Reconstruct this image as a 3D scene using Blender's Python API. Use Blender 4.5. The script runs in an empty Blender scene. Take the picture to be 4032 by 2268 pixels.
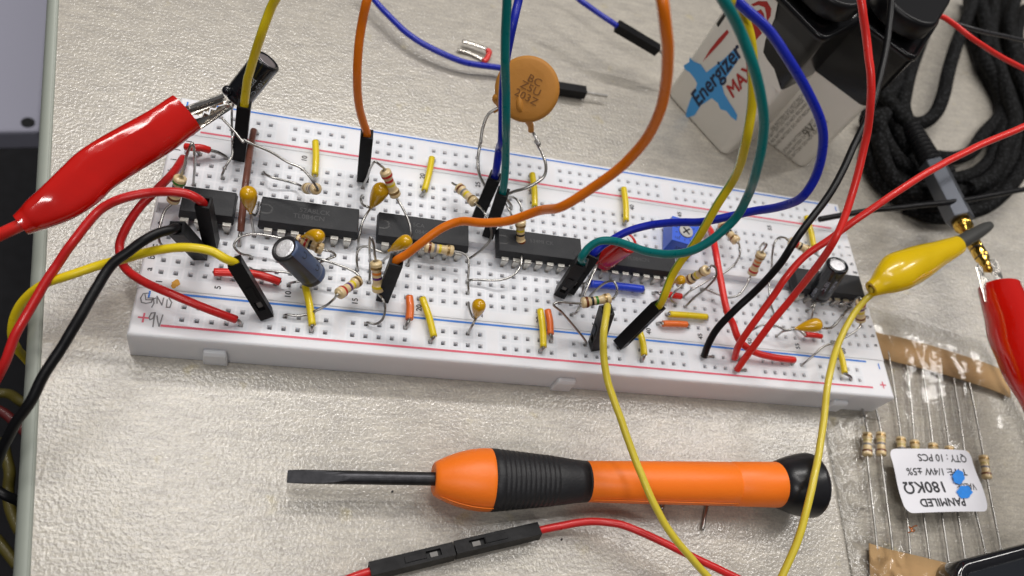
import bpy, math, random
from mathutils import Vector, Matrix
from mathutils import noise as NZ
random.seed(7)
# Every length below is in millimetres: x along the board, y across it, z up from the table top. K turns them into scene units (1 unit = 1 cm).
K = 0.1
V = Vector
sc = bpy.context.scene
COL = sc.collection

# ------------------------------------------------------------------ camera
F = 2980.25; W, H = 4032.0, 2268.0
RX = V((0.9574, -0.0355, 0.2867)); RY = V((0.1074, -0.8776, -0.4672)); RZ = V((0.2682, 0.4781, -0.8363))
RX.normalize(); RZ = (RZ - RX*RZ.dot(RX)).normalized(); RY = RZ.cross(RX).normalized()
CAM = V((28.7954, -58.6721, 143.1804))
cam = bpy.data.cameras.new('camera'); co = bpy.data.objects.new('camera', cam); COL.objects.link(co)
m3 = Matrix((RX, -RY, -RZ)).transposed()
co.matrix_world = Matrix.Translation(CAM*K) @ m3.to_4x4()
cam.sensor_width = 36; cam.lens = 36*F/W; cam.clip_start = 0.1; cam.clip_end = 2000
cam.dof.use_dof = True; cam.dof.focus_distance = 146*K; cam.dof.aperture_fstop = cam.lens*1e-3/(1.35*K)
sc.camera = co
# ------------------------------------------------------------------ world, lamps, exposure
wd = bpy.data.worlds.new('World'); sc.world = wd; wd.use_nodes = True
wn = wd.node_tree; bg = wn.nodes['Background']; bg.inputs[1].default_value = 0.20
tc = wn.nodes.new('ShaderNodeTexCoord'); sx = wn.nodes.new('ShaderNodeSeparateXYZ'); rp = wn.nodes.new('ShaderNodeValToRGB')
wn.links.new(tc.outputs['Generated'], sx.inputs[0]); wn.links.new(sx.outputs['Z'], rp.inputs[0]); wn.links.new(rp.outputs[0], bg.inputs[0])
rp.color_ramp.elements[0].position = 0.0; rp.color_ramp.elements[0].color = (0.05, 0.05, 0.05, 1)
rp.color_ramp.elements[1].position = 0.7; rp.color_ramp.elements[1].color = (0.62, 0.63, 0.67, 1)
def panel(name, loc, size, power, tgt=(60, 20, 0), col=(1, .97, .93)):
    l = bpy.data.lights.new(name, 'AREA'); l.shape = 'RECTANGLE'; l.size, l.size_y = size[0]*K, size[1]*K
    l.energy = power; l.color = col
    o = bpy.data.objects.new(name, l); COL.objects.link(o); o.location = V(loc)*K
    o.rotation_euler = (V(tgt)-V(loc)).to_track_quat('-Z', 'Y').to_euler()
    return o
panel('ceiling_light', (-165, 430, 1500), (60, 1150), 44000, col=(1, .965, .925))
panel('ceiling_light', (-370, 430, 1500), (60, 1150), 44000, col=(1, .965, .925))
panel('ceiling_light', (170, 950, 1500), (1000, 80), 130000, col=(1, .965, .93))
panel('ceiling_light', (1080, 480, 1500), (90, 1150), 84000, col=(1, .96, .92))

panel('ceiling_light', (-420, -900, 1500), (1000, 110), 76000, col=(1, .965, .94))  # added near-side fill lamp, brightens the board front and battery faces
vs = sc.view_settings; vs.view_transform = 'Standard'; vs.look = 'None'; vs.exposure = -0.06; vs.gamma = 1.0; vs.use_curve_mapping = False

# ------------------------------------------------------------------ from a point of the photograph and a height to a point of the place
def mk(ox, oy, k=2.8622):
    def ray(x, y):
        xn = (ox+x/k-W/2)/F; yn = (oy+y/k-H/2)/F
        return RX*xn+RY*yn+RZ
    def f(x, y, z=0.0):
        w = ray(x, y); return CAM+w*((z-CAM.z)/w.z)
    f.ray = ray
    return f
A = mk(400, 550); B = mk(1250, 550); Cc = mk(2100, 600); E = mk(2850, 750); A2 = mk(400, 950); B2 = mk(1200, 950); C2 = mk(2000, 1000); D2 = mk(2750, 1150)
T1 = mk(0, 0, 2.337); T2 = mk(1000, 0, 2.337); T3 = mk(2000, 0, 2.337); T4 = mk(2950, 0, 2.337)
Z1 = mk(0, 1500, 1.84); Z2 = mk(1100, 1650, 2.1467); Z3 = mk(2200, 1650, 2.3418); Z4 = mk(3132, 1250); Z5 = mk(3132, 1700, 2.551)
R1 = mk(2180, 860, 3.68); R2 = mk(2900, 880, 4.293); R3 = mk(3400, 500, 2.07); R4 = mk(0, 780, 2.013); R5 = mk(0, 1500, 1.887); R6 = mk(2600, 0, 2.07); R7 = mk(1100, 850, 4.14)
S1 = mk(3200, 0, 2.898); S2 = mk(3500, 980, 2.0126); S3 = mk(650, 180, 4.528); S4 = mk(3000, 1250, 3.22); FU = mk(0, 0, .63889)
ZT = 8.67; PI = math.pi
def colx(c): return 3.81+(c-1)*2.54
ROWY = {r: 13.33+i*2.54 for i, r in enumerate('abcde')}; ROWY.update({r: 31.11+i*2.54 for i, r in enumerate('fghij')})
ROWY.update({'nm': 6.58, 'np': 4.0, 'fp': 48.8, 'fm': 51.6})
RAILC = [c for g in range(10) for c in range(3+6*g, 8+6*g)]
def hole(c, r, z=ZT-1.2): return V((colx(c), ROWY[r], z))
def snap(P):
    best = None
    for r, y in ROWY.items():
        for c in (RAILC if len(r) == 2 else range(1, 64)):
            d = (P.x-colx(c))**2+(P.y-y)**2
            if best is None or d < best[0]: best = (d, c, r)
    return hole(best[1], best[2])
def hs(f, x, y): return snap(f(x, y, ZT))
def solve(Aq, f, x, y, L, up=True):
    """point seen at (x,y) whose distance from Aq is L, the higher (or lower) of the two"""
    w = f.ray(x, y); o = CAM-Aq; a = w.dot(w); b = 2*w.dot(o); c = o.dot(o)-L*L; D = b*b-4*a*c
    if D < 0: t = -b/(2*a)
    else: t = (-b-math.sqrt(D))/(2*a) if up else (-b+math.sqrt(D))/(2*a)
    return CAM+w*t

# ------------------------------------------------------------------ materials
MATS = {}
def lin(c): return tuple(((x/255+.055)/1.055)**2.4 if x > 10 else x/255/12.92 for x in c)
def mat(name, col, rough=.5, metal=0.0, spec=.5, coat=0.0, trans=0.0, ior=1.45, bump=0.0, bscale=8.0, var=0.0, vscale=4.0, sss=0.0, alpha=1.0, rvar=0.0, col2=None, bdist=.02, sscale=.12):
    if name in MATS: return MATS[name]
    m = bpy.data.materials.new(name); m.use_nodes = True; n = m.node_tree.nodes; L = m.node_tree.links; p = n['Principled BSDF']
    p.inputs['Base Color'].default_value = (*col, 1); p.inputs['Roughness'].default_value = rough; p.inputs['Metallic'].default_value = metal
    p.inputs['Specular IOR Level'].default_value = spec; p.inputs['Coat Weight'].default_value = coat; p.inputs['Coat Roughness'].default_value = .08
    p.inputs['Transmission Weight'].default_value = trans; p.inputs['IOR'].default_value = ior; p.inputs['Alpha'].default_value = alpha
    if sss:
        p.inputs['Subsurface Weight'].default_value = sss; p.inputs['Subsurface Radius'].default_value = (1, .9, .85); p.inputs['Subsurface Scale'].default_value = sscale
    t = n.new('ShaderNodeTexCoord')
    if var or rvar:
        no = n.new('ShaderNodeTexNoise'); no.inputs['Scale'].default_value = vscale; no.inputs['Detail'].default_value = 5; L.new(t.outputs['Object'], no.inputs['Vector'])
        if var:
            mx = n.new('ShaderNodeMix'); mx.data_type = 'RGBA'; L.new(no.outputs['Fac'], mx.inputs['Factor'])
            c2 = col2 or tuple(min(1, x*(1+var)) for x in col)
            mx.inputs['A'].default_value = (*[x*(1-var) for x in col], 1); mx.inputs['B'].default_value = (*c2, 1); L.new(mx.outputs['Result'], p.inputs['Base Color'])
        if rvar:
            mr = n.new('ShaderNodeMapRange'); mr.inputs['From Min'].default_value = .3; mr.inputs['From Max'].default_value = .7
            mr.inputs['To Min'].default_value = max(.02, rough-rvar); mr.inputs['To Max'].default_value = rough+rvar
            L.new(no.outputs['Fac'], mr.inputs['Value']); L.new(mr.outputs['Result'], p.inputs['Roughness'])
    if bump:
        nb = n.new('ShaderNodeTexNoise'); nb.inputs['Scale'].default_value = bscale; nb.inputs['Detail'].default_value = 3; L.new(t.outputs['Object'], nb.inputs['Vector'])
        bu = n.new('ShaderNodeBump'); bu.inputs['Strength'].default_value = bump; bu.inputs['Distance'].default_value = bdist; L.new(nb.outputs['Fac'], bu.inputs['Height']); L.new(bu.outputs['Normal'], p.inputs['Normal'])
    MATS[name] = m; return m
def pvc(name, rgb, rough=.33, bump=.12): return mat(name, lin(rgb), rough, coat=.12, bump=bump, bscale=14, rvar=.08, vscale=6)
M = dict(
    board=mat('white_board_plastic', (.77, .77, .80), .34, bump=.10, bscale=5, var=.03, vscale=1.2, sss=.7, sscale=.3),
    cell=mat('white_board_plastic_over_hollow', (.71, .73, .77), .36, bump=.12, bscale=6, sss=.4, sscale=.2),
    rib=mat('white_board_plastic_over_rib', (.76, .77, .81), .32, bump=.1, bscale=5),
    hole=mat('hole_wall', (.60, .61, .64), .6), contact=mat('contact_metal', (.27, .265, .26), .4, .3, var=.6, vscale=9),
    redline=mat('red_print', lin((215, 90, 110)), .5, var=.12, vscale=3), blueline=mat('blue_print', lin((40, 115, 205)), .5, var=.12, vscale=3),
    ink=mat('black_print', (.03, .03, .035), .55), pencil=mat('pencil_mark', (.17, .17, .18), .5, var=.5, vscale=12), mark=mat('orange_smudge', lin((205, 150, 50)), .6, var=.3, vscale=12),
    tin=mat('tinned_wire', (.46, .45, .43), .30, 1.0, rvar=.06, vscale=7), steel=mat('nickel_steel', (.60, .57, .52), .2, 1.0, bump=.15, bscale=6, rvar=.12, vscale=4),
    pin=mat('ic_pin_metal', (.74, .72, .67), .45, 1.0, rvar=.08, vscale=9), black=mat('black_nylon', (.008, .008, .009), .42, spec=.18, bump=.1, bscale=9, rvar=.08), blackin=mat('black_inside', (.004, .004, .005), .6),
    ic=mat('ic_epoxy', (.020, .021, .024), .52, spec=.35, bump=.3, bscale=40, rvar=.06, var=.15, vscale=3), icprint=mat('laser_mark', (.062, .063, .066), .6), icline=mat('ic_notch', (.008, .008, .009), .4),
    wred=pvc('red_pvc', (196, 34, 34)), wredb=pvc('bright_red_pvc', (222, 46, 40)), wblack=mat('black_pvc', (.006, .006, .007), .4, spec=.3, bump=.12, bscale=14), wyel=pvc('yellow_pvc', (226, 200, 30)), wyel2=pvc('pale_yellow_pvc', (214, 194, 62)),
    worange=pvc('orange_pvc', (228, 118, 20)), wblue=pvc('blue_pvc', (22, 38, 165)), wteal=pvc('teal_pvc', (6, 112, 112)), wbrown=pvc('brown_pvc', (112, 70, 58)), jorange=pvc('light_orange_pvc', (228, 112, 48)),
    jblue=pvc('light_blue_pvc', (38, 70, 205)), wdyel=pvc('shade_darkened_yellow_pvc', (74, 66, 14), .6), wdred=pvc('shade_darkened_red_pvc', (80, 12, 12), .6), wgray=pvc('grey_black_pvc', (44, 44, 46)),  # hanging wires: shade below the table painted into their yellow and red
    redboot=mat('red_vinyl_boot', lin((196, 20, 10)), .12, coat=1.0, bump=.5, bscale=.75, bdist=.12), yelboot=mat('yellow_vinyl_boot', lin((226, 190, 10)), .24, coat=.4, bump=.1, bscale=1.5),
    tan=mat('resistor_tan', lin((222, 197, 150)), .28, coat=.5, bump=.08, bscale=6, var=.1, vscale=8), tant=mat('tantalum_yellow', lin((206, 156, 12)), .16, coat=.6, var=.10, vscale=5, bump=.08, bscale=4),
    disc=mat('ceramic_disc_coat', lin((186, 126, 48)), .6, coat=.0, var=.10, vscale=2.5, bump=.25, bscale=9), discink=mat('disc_ink', lin((116, 74, 28)), .6),
    sleeve=mat('black_sleeve', (.010, .011, .014), .20, coat=.3, bump=.1, bscale=3), sleevedk=mat('blueblack_sleeve', (.022, .021, .023), .35, coat=.1), stripe=mat('bluegrey_stripe', lin((74, 88, 118)), .3, coat=.1), alu=mat('brushed_alu', (.93, .93, .95), .40, .45, bump=.9, bscale=22),
    alud=mat('dull_alu', (.42, .38, .40), .4, .8, bump=.3, bscale=12), sleeveprint=mat('grey_print', lin((165, 172, 185)), .5), redcap=mat('red_epoxy', lin((190, 32, 30)), .18, coat=.5, bump=.08, bscale=3), whitelab=mat('white_label', (.8, .8, .8), .4),
    trim=mat('trimmer_blue', lin((52, 96, 214)), .35, bump=.08), trimdial=mat('trimmer_dial', (.46, .45, .43), .45, bump=.6, bscale=10), orange=mat('orange_handle', lin((250, 124, 30)), .42, bump=.12, bscale=14, var=.04, vscale=2, sss=.1), rubber=mat('black_rubber', (.016, .016, .018), .5, bump=.35, bscale=25, var=.3, vscale=6),
    blade=mat('black_blade_steel', (.055, .055, .06), .42, .85, bump=.15, bscale=12, var=.5, vscale=9), cap=mat('black_cap_plastic', (.012, .012, .014), .3, bump=.12, bscale=9, var=.5, vscale=4),
    edge=mat('greygreen_edge_band', lin((166, 172, 162)), .42, bump=.08, bscale=3, var=.03), floor=mat('dark_carpet', (.012, .012, .014), .95, var=.5, vscale=1.2), grey=mat('lavender_grey_panel', lin((158, 158, 174)), .6),
    bat=mat('battery_white', lin((232, 228, 218)), .38, .0, var=.03, vscale=2), batblack=mat('battery_black', (.007, .007, .008), .22, spec=.3, coat=.08), batblue=mat('battery_blue', lin((70, 160, 226)), .4), batred=mat('battery_red', lin((178, 38, 34)), .4), batink=mat('battery_ink', lin((26, 42, 72)), .4), batgrey=mat('battery_small_print', lin((110, 106, 96)), .6), batsilver=mat('battery_silver', lin((190, 186, 178)), .35, .5),
    contactdull=mat('dull_slot_metal', (.16, .155, .15), .5, .3), snap=mat('snap_black', (.009, .009, .010), .35, spec=.3, bump=.1), gold=mat('gold_plate', lin((232, 190, 92)), .16, 1.0, bump=.05), jackgrey=mat('grey_anodised', lin((112, 116, 124)), .34, .7), braid=None,
    tape=mat('tan_paper_tape', lin((186, 152, 108)), .75, bump=.25, bscale=10, var=.08, vscale=2), sticker=mat('white_sticker', lin((232, 232, 238)), .45), bluepen=mat('blue_marker', lin((20, 135, 232)), .4, var=.25, vscale=8), copper=mat('copper_strand', lin((196, 120, 70)), .3, 1.0),
    phone=mat('glossy_black_case', (.008, .008, .01), .07, coat=1.0), greyboot=mat('dark_grey_plastic', lin((62, 62, 60)), .45),
    tanolive=mat('band_pale_olive', lin((196, 176, 110)), .3, coat=.4), brown=mat('band_brown', lin((112, 58, 28)), .3, coat=.4), bblack=mat('band_black', (.015, .013, .013), .3, coat=.4), bred=mat('band_red', lin((188, 40, 34)), .3, coat=.4), borange=mat('band_orange', lin((232, 130, 46)), .3, coat=.4),
    byellow=mat('band_yellow', lin((224, 200, 30)), .3, coat=.4), bgreen=mat('band_green', lin((54, 130, 44)), .3, coat=.4), bblue=mat('band_blue', lin((44, 76, 120)), .3, coat=.4), bviolet=mat('band_violet', lin((96, 50, 116)), .3, coat=.4),
    bgrey=mat('band_grey', lin((128, 126, 128)), .3, coat=.4), bgold=mat('band_gold', lin((160, 130, 80)), .3, .6, coat=.3))
def green_yellow():
    m = bpy.data.materials.new('yellow_wire_with_green_stripe'); m.use_nodes = True; n = m.node_tree.nodes; L = m.node_tree.links; p = n['Principled BSDF']
    p.inputs['Base Color'].default_value = (*lin((128, 160, 34)), 1); p.inputs['Roughness'].default_value = .3; p.inputs['Coat Weight'].default_value = .3
    return m
M['wgreen'] = green_yellow()
def braid_mat():
    m = bpy.data.materials.new('black_braid'); m.use_nodes = True; n = m.node_tree.nodes; L = m.node_tree.links; p = n['Principled BSDF']
    t = n.new('ShaderNodeTexCoord'); v = n.new('ShaderNodeTexVoronoi'); v.inputs['Scale'].default_value = 10; L.new(t.outputs['Object'], v.inputs['Vector'])
    r = n.new('ShaderNodeValToRGB'); L.new(v.outputs['Distance'], r.inputs[0]); r.color_ramp.elements[0].color = (.032, .033, .036, 1); r.color_ramp.elements[1].color = (.001, .001, .001, 1); r.color_ramp.elements[1].position = .5
    L.new(r.outputs[0], p.inputs['Base Color']); p.inputs['Roughness'].default_value = .8; p.inputs['Specular IOR Level'].default_value = .2
    b = n.new('ShaderNodeBump'); b.invert = True; b.inputs['Strength'].default_value = .8; b.inputs['Distance'].default_value = .03; L.new(v.outputs['Distance'], b.inputs['Height']); L.new(b.outputs['Normal'], p.inputs['Normal'])
    return m
M['braid'] = braid_mat()
def table_mat():
    m = bpy.data.materials.new('beige_laminate'); m.use_nodes = True; n = m.node_tree.nodes; L = m.node_tree.links; p = n['Principled BSDF']
    t = n.new('ShaderNodeTexCoord')
    def noise(sc_, det, scale=(1, 1, 1), rough=.55, rot=0):
        mp = n.new('ShaderNodeMapping'); mp.inputs['Scale'].default_value = scale; mp.inputs['Rotation'].default_value = (0, 0, rot); L.new(t.outputs['Object'], mp.inputs['Vector'])
        o = n.new('ShaderNodeTexNoise'); o.inputs['Scale'].default_value = sc_; o.inputs['Detail'].default_value = det; o.inputs['Roughness'].default_value = rough; L.new(mp.outputs['Vector'], o.inputs['Vector']); return o.outputs['Fac']
    def ramp(f, c0, c1, a=.3, b=.7):
        r = n.new('ShaderNodeValToRGB'); r.color_ramp.elements[0].position = a; r.color_ramp.elements[0].color = (*c0, 1); r.color_ramp.elements[1].position = b; r.color_ramp.elements[1].color = (*c1, 1); L.new(f, r.inputs[0]); return r.outputs[0]
    def mix(a, b, f, mode='MULTIPLY'):
        x = n.new('ShaderNodeMix'); x.data_type = 'RGBA'; x.blend_type = mode; x.inputs['Factor'].default_value = f; L.new(a, x.inputs['A']); L.new(b, x.inputs['B']); return x.outputs['Result']
    base = ramp(noise(2.2, 8, (.55, 1.5, 1), .72), (.385, .36, .318), (.555, .52, .452), .26, .74)
    streak = ramp(noise(5.5, 6, (.32, 2.6, 1), .75, .06), (.72, .715, .74), (1.08, 1.07, 1.04), .34, .62)
    c = mix(base, streak, .8)
    spot = ramp(noise(1.35, 3, (1, 1, 1), .5), (1, 1, 1), (1.12, 1.03, .62), .66, .80)
    c = mix(c, spot, .8)
    fine = ramp(noise(21, 2, (.85, 1.2, 1), .6), (.78, .775, .79), (1.16, 1.15, 1.12), .36, .64)
    c = mix(c, fine, .55)
    L.new(c, p.inputs['Base Color'])
    p.inputs['Specular IOR Level'].default_value = .5; p.inputs['Coat Weight'].default_value = .7; p.inputs['Coat Roughness'].default_value = .15
    mr = n.new('ShaderNodeMapRange'); mr.inputs['To Min'].default_value = .20; mr.inputs['To Max'].default_value = .34; L.new(noise(9, 3), mr.inputs['Value']); L.new(mr.outputs['Result'], p.inputs['Roughness'])
    v = n.new('ShaderNodeTexNoise'); v.inputs['Scale'].default_value = 15; v.inputs['Detail'].default_value = 2.2; v.inputs['Distortion'].default_value = .2; L.new(t.outputs['Object'], v.inputs['Vector'])
    b = n.new('ShaderNodeBump'); b.inputs['Strength'].default_value = 1.0; b.inputs['Distance'].default_value = .011; L.new(v.outputs['Fac'], b.inputs['Height']); L.new(b.outputs['Normal'], p.inputs['Normal']); L.new(b.outputs['Normal'], p.inputs['Coat Normal'])
    return m
M['table'] = table_mat()
def film_mat():
    m = bpy.data.materials.new('clear_film'); m.use_nodes = True; n = m.node_tree.nodes; L = m.node_tree.links
    n.remove(n['Principled BSDF']); out = n['Material Output']
    tr = n.new('ShaderNodeBsdfTransparent'); tr.inputs[0].default_value = (.965, .965, .96, 1); gl = n.new('ShaderNodeBsdfGlossy'); gl.inputs['Roughness'].default_value = .10
    fr = n.new('ShaderNodeFresnel'); fr.inputs['IOR'].default_value = 1.5; mu = n.new('ShaderNodeMath'); mu.operation = 'MULTIPLY_ADD'; mu.inputs[1].default_value = .85; mu.inputs[2].default_value = -.015; mu.use_clamp = True
    ms = n.new('ShaderNodeMixShader'); L.new(fr.outputs[0], mu.inputs[0]); L.new(mu.outputs[0], ms.inputs[0]); L.new(tr.outputs[0], ms.inputs[1]); L.new(gl.outputs[0], ms.inputs[2]); L.new(ms.outputs[0], out.inputs['Surface'])
    t = n.new('ShaderNodeTexCoord'); no = n.new('ShaderNodeTexNoise'); no.inputs['Scale'].default_value = 1.4; no.inputs['Detail'].default_value = 3; L.new(t.outputs['Object'], no.inputs['Vector'])
    b = n.new('ShaderNodeBump'); b.inputs['Strength'].default_value = .25; b.inputs['Distance'].default_value = .12; L.new(no.outputs['Fac'], b.inputs['Height']); L.new(b.outputs['Normal'], gl.inputs['Normal']); L.new(b.outputs['Normal'], fr.inputs['Normal'])
    return m
M['film'] = film_mat()

# ------------------------------------------------------------------ mesh helpers
ORG = {}
def frame(d, up=None):
    d = d.normalized()
    if up is None or abs(d.dot(up.normalized())) > .98: up = V((0, 0, 1)) if abs(d.z) < .9 else V((0, 1, 0))
    s = d.cross(up).normalized(); u = s.cross(d).normalized()
    return d, s, u
def smooth(pts, n=8):
    """centripetal-ish Catmull-Rom through the points"""
    P = [V(p) for p in pts]
    if len(P) < 3: return P
    P = [P[0]*2-P[1]]+P+[P[-1]*2-P[-2]]; out = []
    for i in range(1, len(P)-2):
        p0, p1, p2, p3 = P[i-1:i+3]
        t0 = 0; t1 = t0+max(1e-4, (p1-p0).length)**.5; t2 = t1+max(1e-4, (p2-p1).length)**.5; t3 = t2+max(1e-4, (p3-p2).length)**.5
        for k in range(n):
            t = t1+(t2-t1)*k/n
            a1 = p0*((t1-t)/(t1-t0))+p1*((t-t0)/(t1-t0)); a2 = p1*((t2-t)/(t2-t1))+p2*((t-t1)/(t2-t1)); a3 = p2*((t3-t)/(t3-t2))+p3*((t-t2)/(t3-t2))
            b1 = a1*((t2-t)/(t2-t0))+a2*((t-t0)/(t2-t0)); b2 = a2*((t3-t)/(t3-t1))+a3*((t-t1)/(t3-t1))
            out.append(b1*((t2-t)/(t2-t1))+b2*((t-t1)/(t2-t1)))
    out.append(P[-2]); return out
class G:
    def __init__(s): s.v = []; s.f = []; s.m = []; s.sm = []
    def add(s, vs_, fs, m=0, sm=False):
        b = len(s.v); s.v += [V(v) for v in vs_]
        for i, f in enumerate(fs): s.f.append(tuple(b+x for x in f)); s.m.append(m[i] if isinstance(m, list) else m); s.sm.append(sm)
    def ring(s, rings, m=0, caps=True, sm=True, closed=False, capm=None):
        n = len(rings[0]); vs_ = [p for r in rings for p in r]; fs = []; ms = []
        for i in range(len(rings)-1):
            for j in range(n):
                fs.append((i*n+j, i*n+(j+1) % n, (i+1)*n+(j+1) % n, (i+1)*n+j)); ms.append(m(i, j) if callable(m) else m)
        s.add(vs_, fs, ms, sm)
        if caps:
            b = len(s.v)-len(vs_)
            for q, i in ((0, 0), (1, len(rings)-1)):
                ids = tuple(b+i*n+j for j in range(n)); s.f.append(ids[::-1] if q == 0 else ids)
                s.m.append(capm[q] if capm else (m(i if q == 0 else i-1, 0) if callable(m) else m)); s.sm.append(False)
    def tube(s, pts, r, n=10, m=0, sp=8, caps=True, flat=1.0, jit=0.0):
        P = smooth(pts, sp) if sp else [V(p) for p in pts]
        if jit:
            k0 = P[0].x*1.7; acc = 0
            for i in range(1, len(P)-1):
                acc += (P[i]-P[i-1]).length; e = min(1, i/12, (len(P)-1-i)/12)
                P[i] = P[i]+NZ.noise_vector(V((acc*.075, k0, 2)))*(jit*2.2*e)+NZ.noise_vector(V((acc*.3, k0, 7)))*(jit*.35*e)
        N = len(P); T = [(P[min(i+1, N-1)]-P[max(i-1, 0)]).normalized() for i in range(N)]
        d, sd, u = frame(T[0]); rings = []
        for i in range(N):
            sd = (sd-T[i]*sd.dot(T[i])).normalized(); u = T[i].cross(sd)
            ri = r if not callable(r) else r(i/(N-1))
            rings.append([P[i]+sd*(math.cos(2*PI*j/n)*ri)+u*(math.sin(2*PI*j/n)*ri*flat) for j in range(n)])
        s.ring(rings, m, caps)
    def lathe(s, A_, B_, prof, n=20, m=None, up=None, caps=True, capm=None, sm=True):
        """prof: (distance from A_ along the axis, radius, material index of the stretch that follows)"""
        d, sd, u = frame(B_-A_, up); rings = []
        for q in prof: rings.append([A_+d*q[0]+sd*(math.cos(2*PI*j/n)*q[1])+u*(math.sin(2*PI*j/n)*q[1]) for j in range(n)])
        s.ring(rings, m or (lambda i, j: prof[i][2] if len(prof[i]) > 2 else 0), caps, capm=capm, sm=sm)
    def box(s, A_, B_, w, h, up=None, m=0):
        d, sd, u = frame(B_-A_, up); c = []
        for P in (A_, B_):
            for a, b in ((-1, -1), (1, -1), (1, 1), (-1, 1)): c.append(P+sd*(a*w/2)+u*(b*h/2))
        s.add(c, [(0, 1, 2, 3), (7, 6, 5, 4), (0, 4, 5, 1), (1, 5, 6, 2), (2, 6, 7, 3), (3, 7, 4, 0)], m)
    def prism(s, poly, off, m=0, side=None):
        n = len(poly); off = V(off); s.add([V(p) for p in poly]+[V(p)+off for p in poly], [tuple(range(n))[::-1], tuple(range(n, 2*n))]+[(i, (i+1) % n, n+(i+1) % n, n+i) for i in range(n)], m)
    def build(s, name, mats, parent=None, loc=None, bevel=0, label=None, kind=None, seg=2):
        if parent is not None: loc = ORG[parent.name]
        loc = V(loc) if loc is not None else V((0, 0, 0))
        me = bpy.data.meshes.new(name); me.from_pydata([tuple((v-loc)*K) for v in s.v], [], s.f); me.validate(clean_customdata=False)
        mats = mats if isinstance(mats, list) else [mats]
        for mm in mats: me.materials.append(mm)
        if len(me.polygons) == len(s.m):
            me.polygons.foreach_set('material_index', s.m); me.polygons.foreach_set('use_smooth', s.sm)
        me.update(); o = bpy.data.objects.new(name, me); COL.objects.link(o); ORG[o.name] = loc
        if parent is not None: o.parent = parent
        else: o.location = loc*K
        if bevel:
            b = o.modifiers.new('bevel', 'BEVEL'); b.width = bevel*K; b.segments = seg; b.limit_method = 'ANGLE'; b.angle_limit = math.radians(40)
            b.use_clamp_overlap = True
        if label: o['label'] = label
        if kind: o['kind'] = kind
        return o
def thing(name, label, cat, loc, group=None):
    o = bpy.data.objects.new(name, None); COL.objects.link(o); o.location = V(loc)*K; o.empty_display_size = .1; ORG[o.name] = V(loc)
    o['label'] = label; o['category'] = cat
    if group: o['group'] = group
    return o
def tag(o, label, cat, group=None):
    o['label'] = label; o['category'] = cat
    if group: o['group'] = group
    return o
GL = {}
def glyphs(txt, size, bold=False, align='CENTER'):
    key = (txt, size, align)
    if key in GL: return GL[key]
    c = bpy.data.curves.new('txt', 'FONT'); c.body = txt; c.size = size; c.align_x = align; c.align_y = 'CENTER'; c.resolution_u = 3
    o = bpy.data.objects.new('txt', c); COL.objects.link(o); dg = bpy.context.evaluated_depsgraph_get(); me = bpy.data.meshes.new_from_object(o.evaluated_get(dg))
    r = ([tuple(v.co) for v in me.vertices], [tuple(p.vertices) for p in me.polygons])
    bpy.data.objects.remove(o); bpy.data.curves.remove(c); bpy.data.meshes.remove(me); GL[key] = r; return r
def text(g, txt, size, fn, m=0, sx_=1.0, align='CENTER', bold=0):
    """lettering laid on a surface: fn maps (x, y) of the text plane to a point"""
    vs_, fs = glyphs(txt, size, align=align)
    offs = [(0, 0)] if not bold else [(-bold, 0), (bold, 0), (0, bold), (0, -bold)]
    for k, (ox, oy) in enumerate(offs):
        g.add([fn(x*sx_+ox, y+oy, k*.004) for x, y, z in vs_], fs, m)
def flatmap(o, xd, yd, nz=V((0, 0, 1)), lift=.03):
    o, xd, yd = V(o), V(xd).normalized(), V(yd).normalized(); nz = xd.cross(yd) if nz is None else nz
    return lambda x, y, k=0: o+xd*x+yd*y+nz*(lift+k)
def stroke(g, pts, w, z, m=0):
    P = [V(p) for p in pts]
    for i in range(len(P)-1):
        d = (P[i+1]-P[i]); 
        if d.length < 1e-6: continue
        n_ = V((-d.y, d.x, 0)).normalized()*w/2; e = d.normalized()*w*.3; zz = z+.003*(i % 3)
        g.add([V((q.x, q.y, zz)) for q in (P[i]-e+n_, P[i]-e-n_, P[i+1]+e-n_, P[i+1]+e+n_)], [(0, 1, 2, 3)], m)

# ================================================================== THE SETTING
def table():
    P0 = V((-33.3, 97.0, 0)); P1 = V((-1.5, -70, 0)); d = (P0-P1).normalized()   # the laminate's left edge runs P1 -> P0
    e0 = FU(147, 0, 0); e1 = FU(74, 1449, 0); d = (e0-e1).normalized(); n_ = V((-d.y, d.x, 0))
    a = e1-d*260; b = e0+d*760
    g = G(); far = V((1100, 0, 0))
    g.add([a, V((1000, a.y, 0)), V((1000, b.y, 0)), b, a-V((0, 0, 28)), V((1000, a.y, -28)), V((1000, b.y, -28)), b-V((0, 0, 28))], [(0, 1, 2, 3), (7, 6, 5, 4), (0, 4, 5, 1), (1, 5, 6, 2), (2, 6, 7, 3), (3, 7, 4, 0)])
    t = g.build('table', M['table'], loc=(0, 0, 0)); tag(t, 'beige textured laminate desk top under the white circuit board', 'table')
    g = G(); prof = [(-.15, .1), (0.25, .35), (1.0, .25), (2.0, -.5), (2.7, -1.9), (2.9, -4), (2.9, -24), (2.4, -27), (.9, -28.2), (-.15, -28.2)]
    g.ring([[P+n_*x+V((0, 0, z)) for x, z in prof] for P in (a, b)], sm=True)
    g.build('edge_band', M['edge'], t)
    g = G(); g.add([a+n_*-.12+V((0, 0, .06)), b+n_*-.12+V((0, 0, .06)), b+n_*.28+V((0, 0, .36)), a+n_*.28+V((0, 0, .36))], [(0, 1, 2, 3)]); g.build('edge_gap', M['ink'], t)
    return n_
EDGEN = table()
g = G(); g.add([(-900, -900, -420), (1400, -900, -420), (1400, 1600, -420), (-900, 1600, -420)], [(0, 1, 2, 3)]); o = g.build('floor', M['floor'], loc=(0, 0, -420)); o['kind'] = 'structure'
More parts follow.
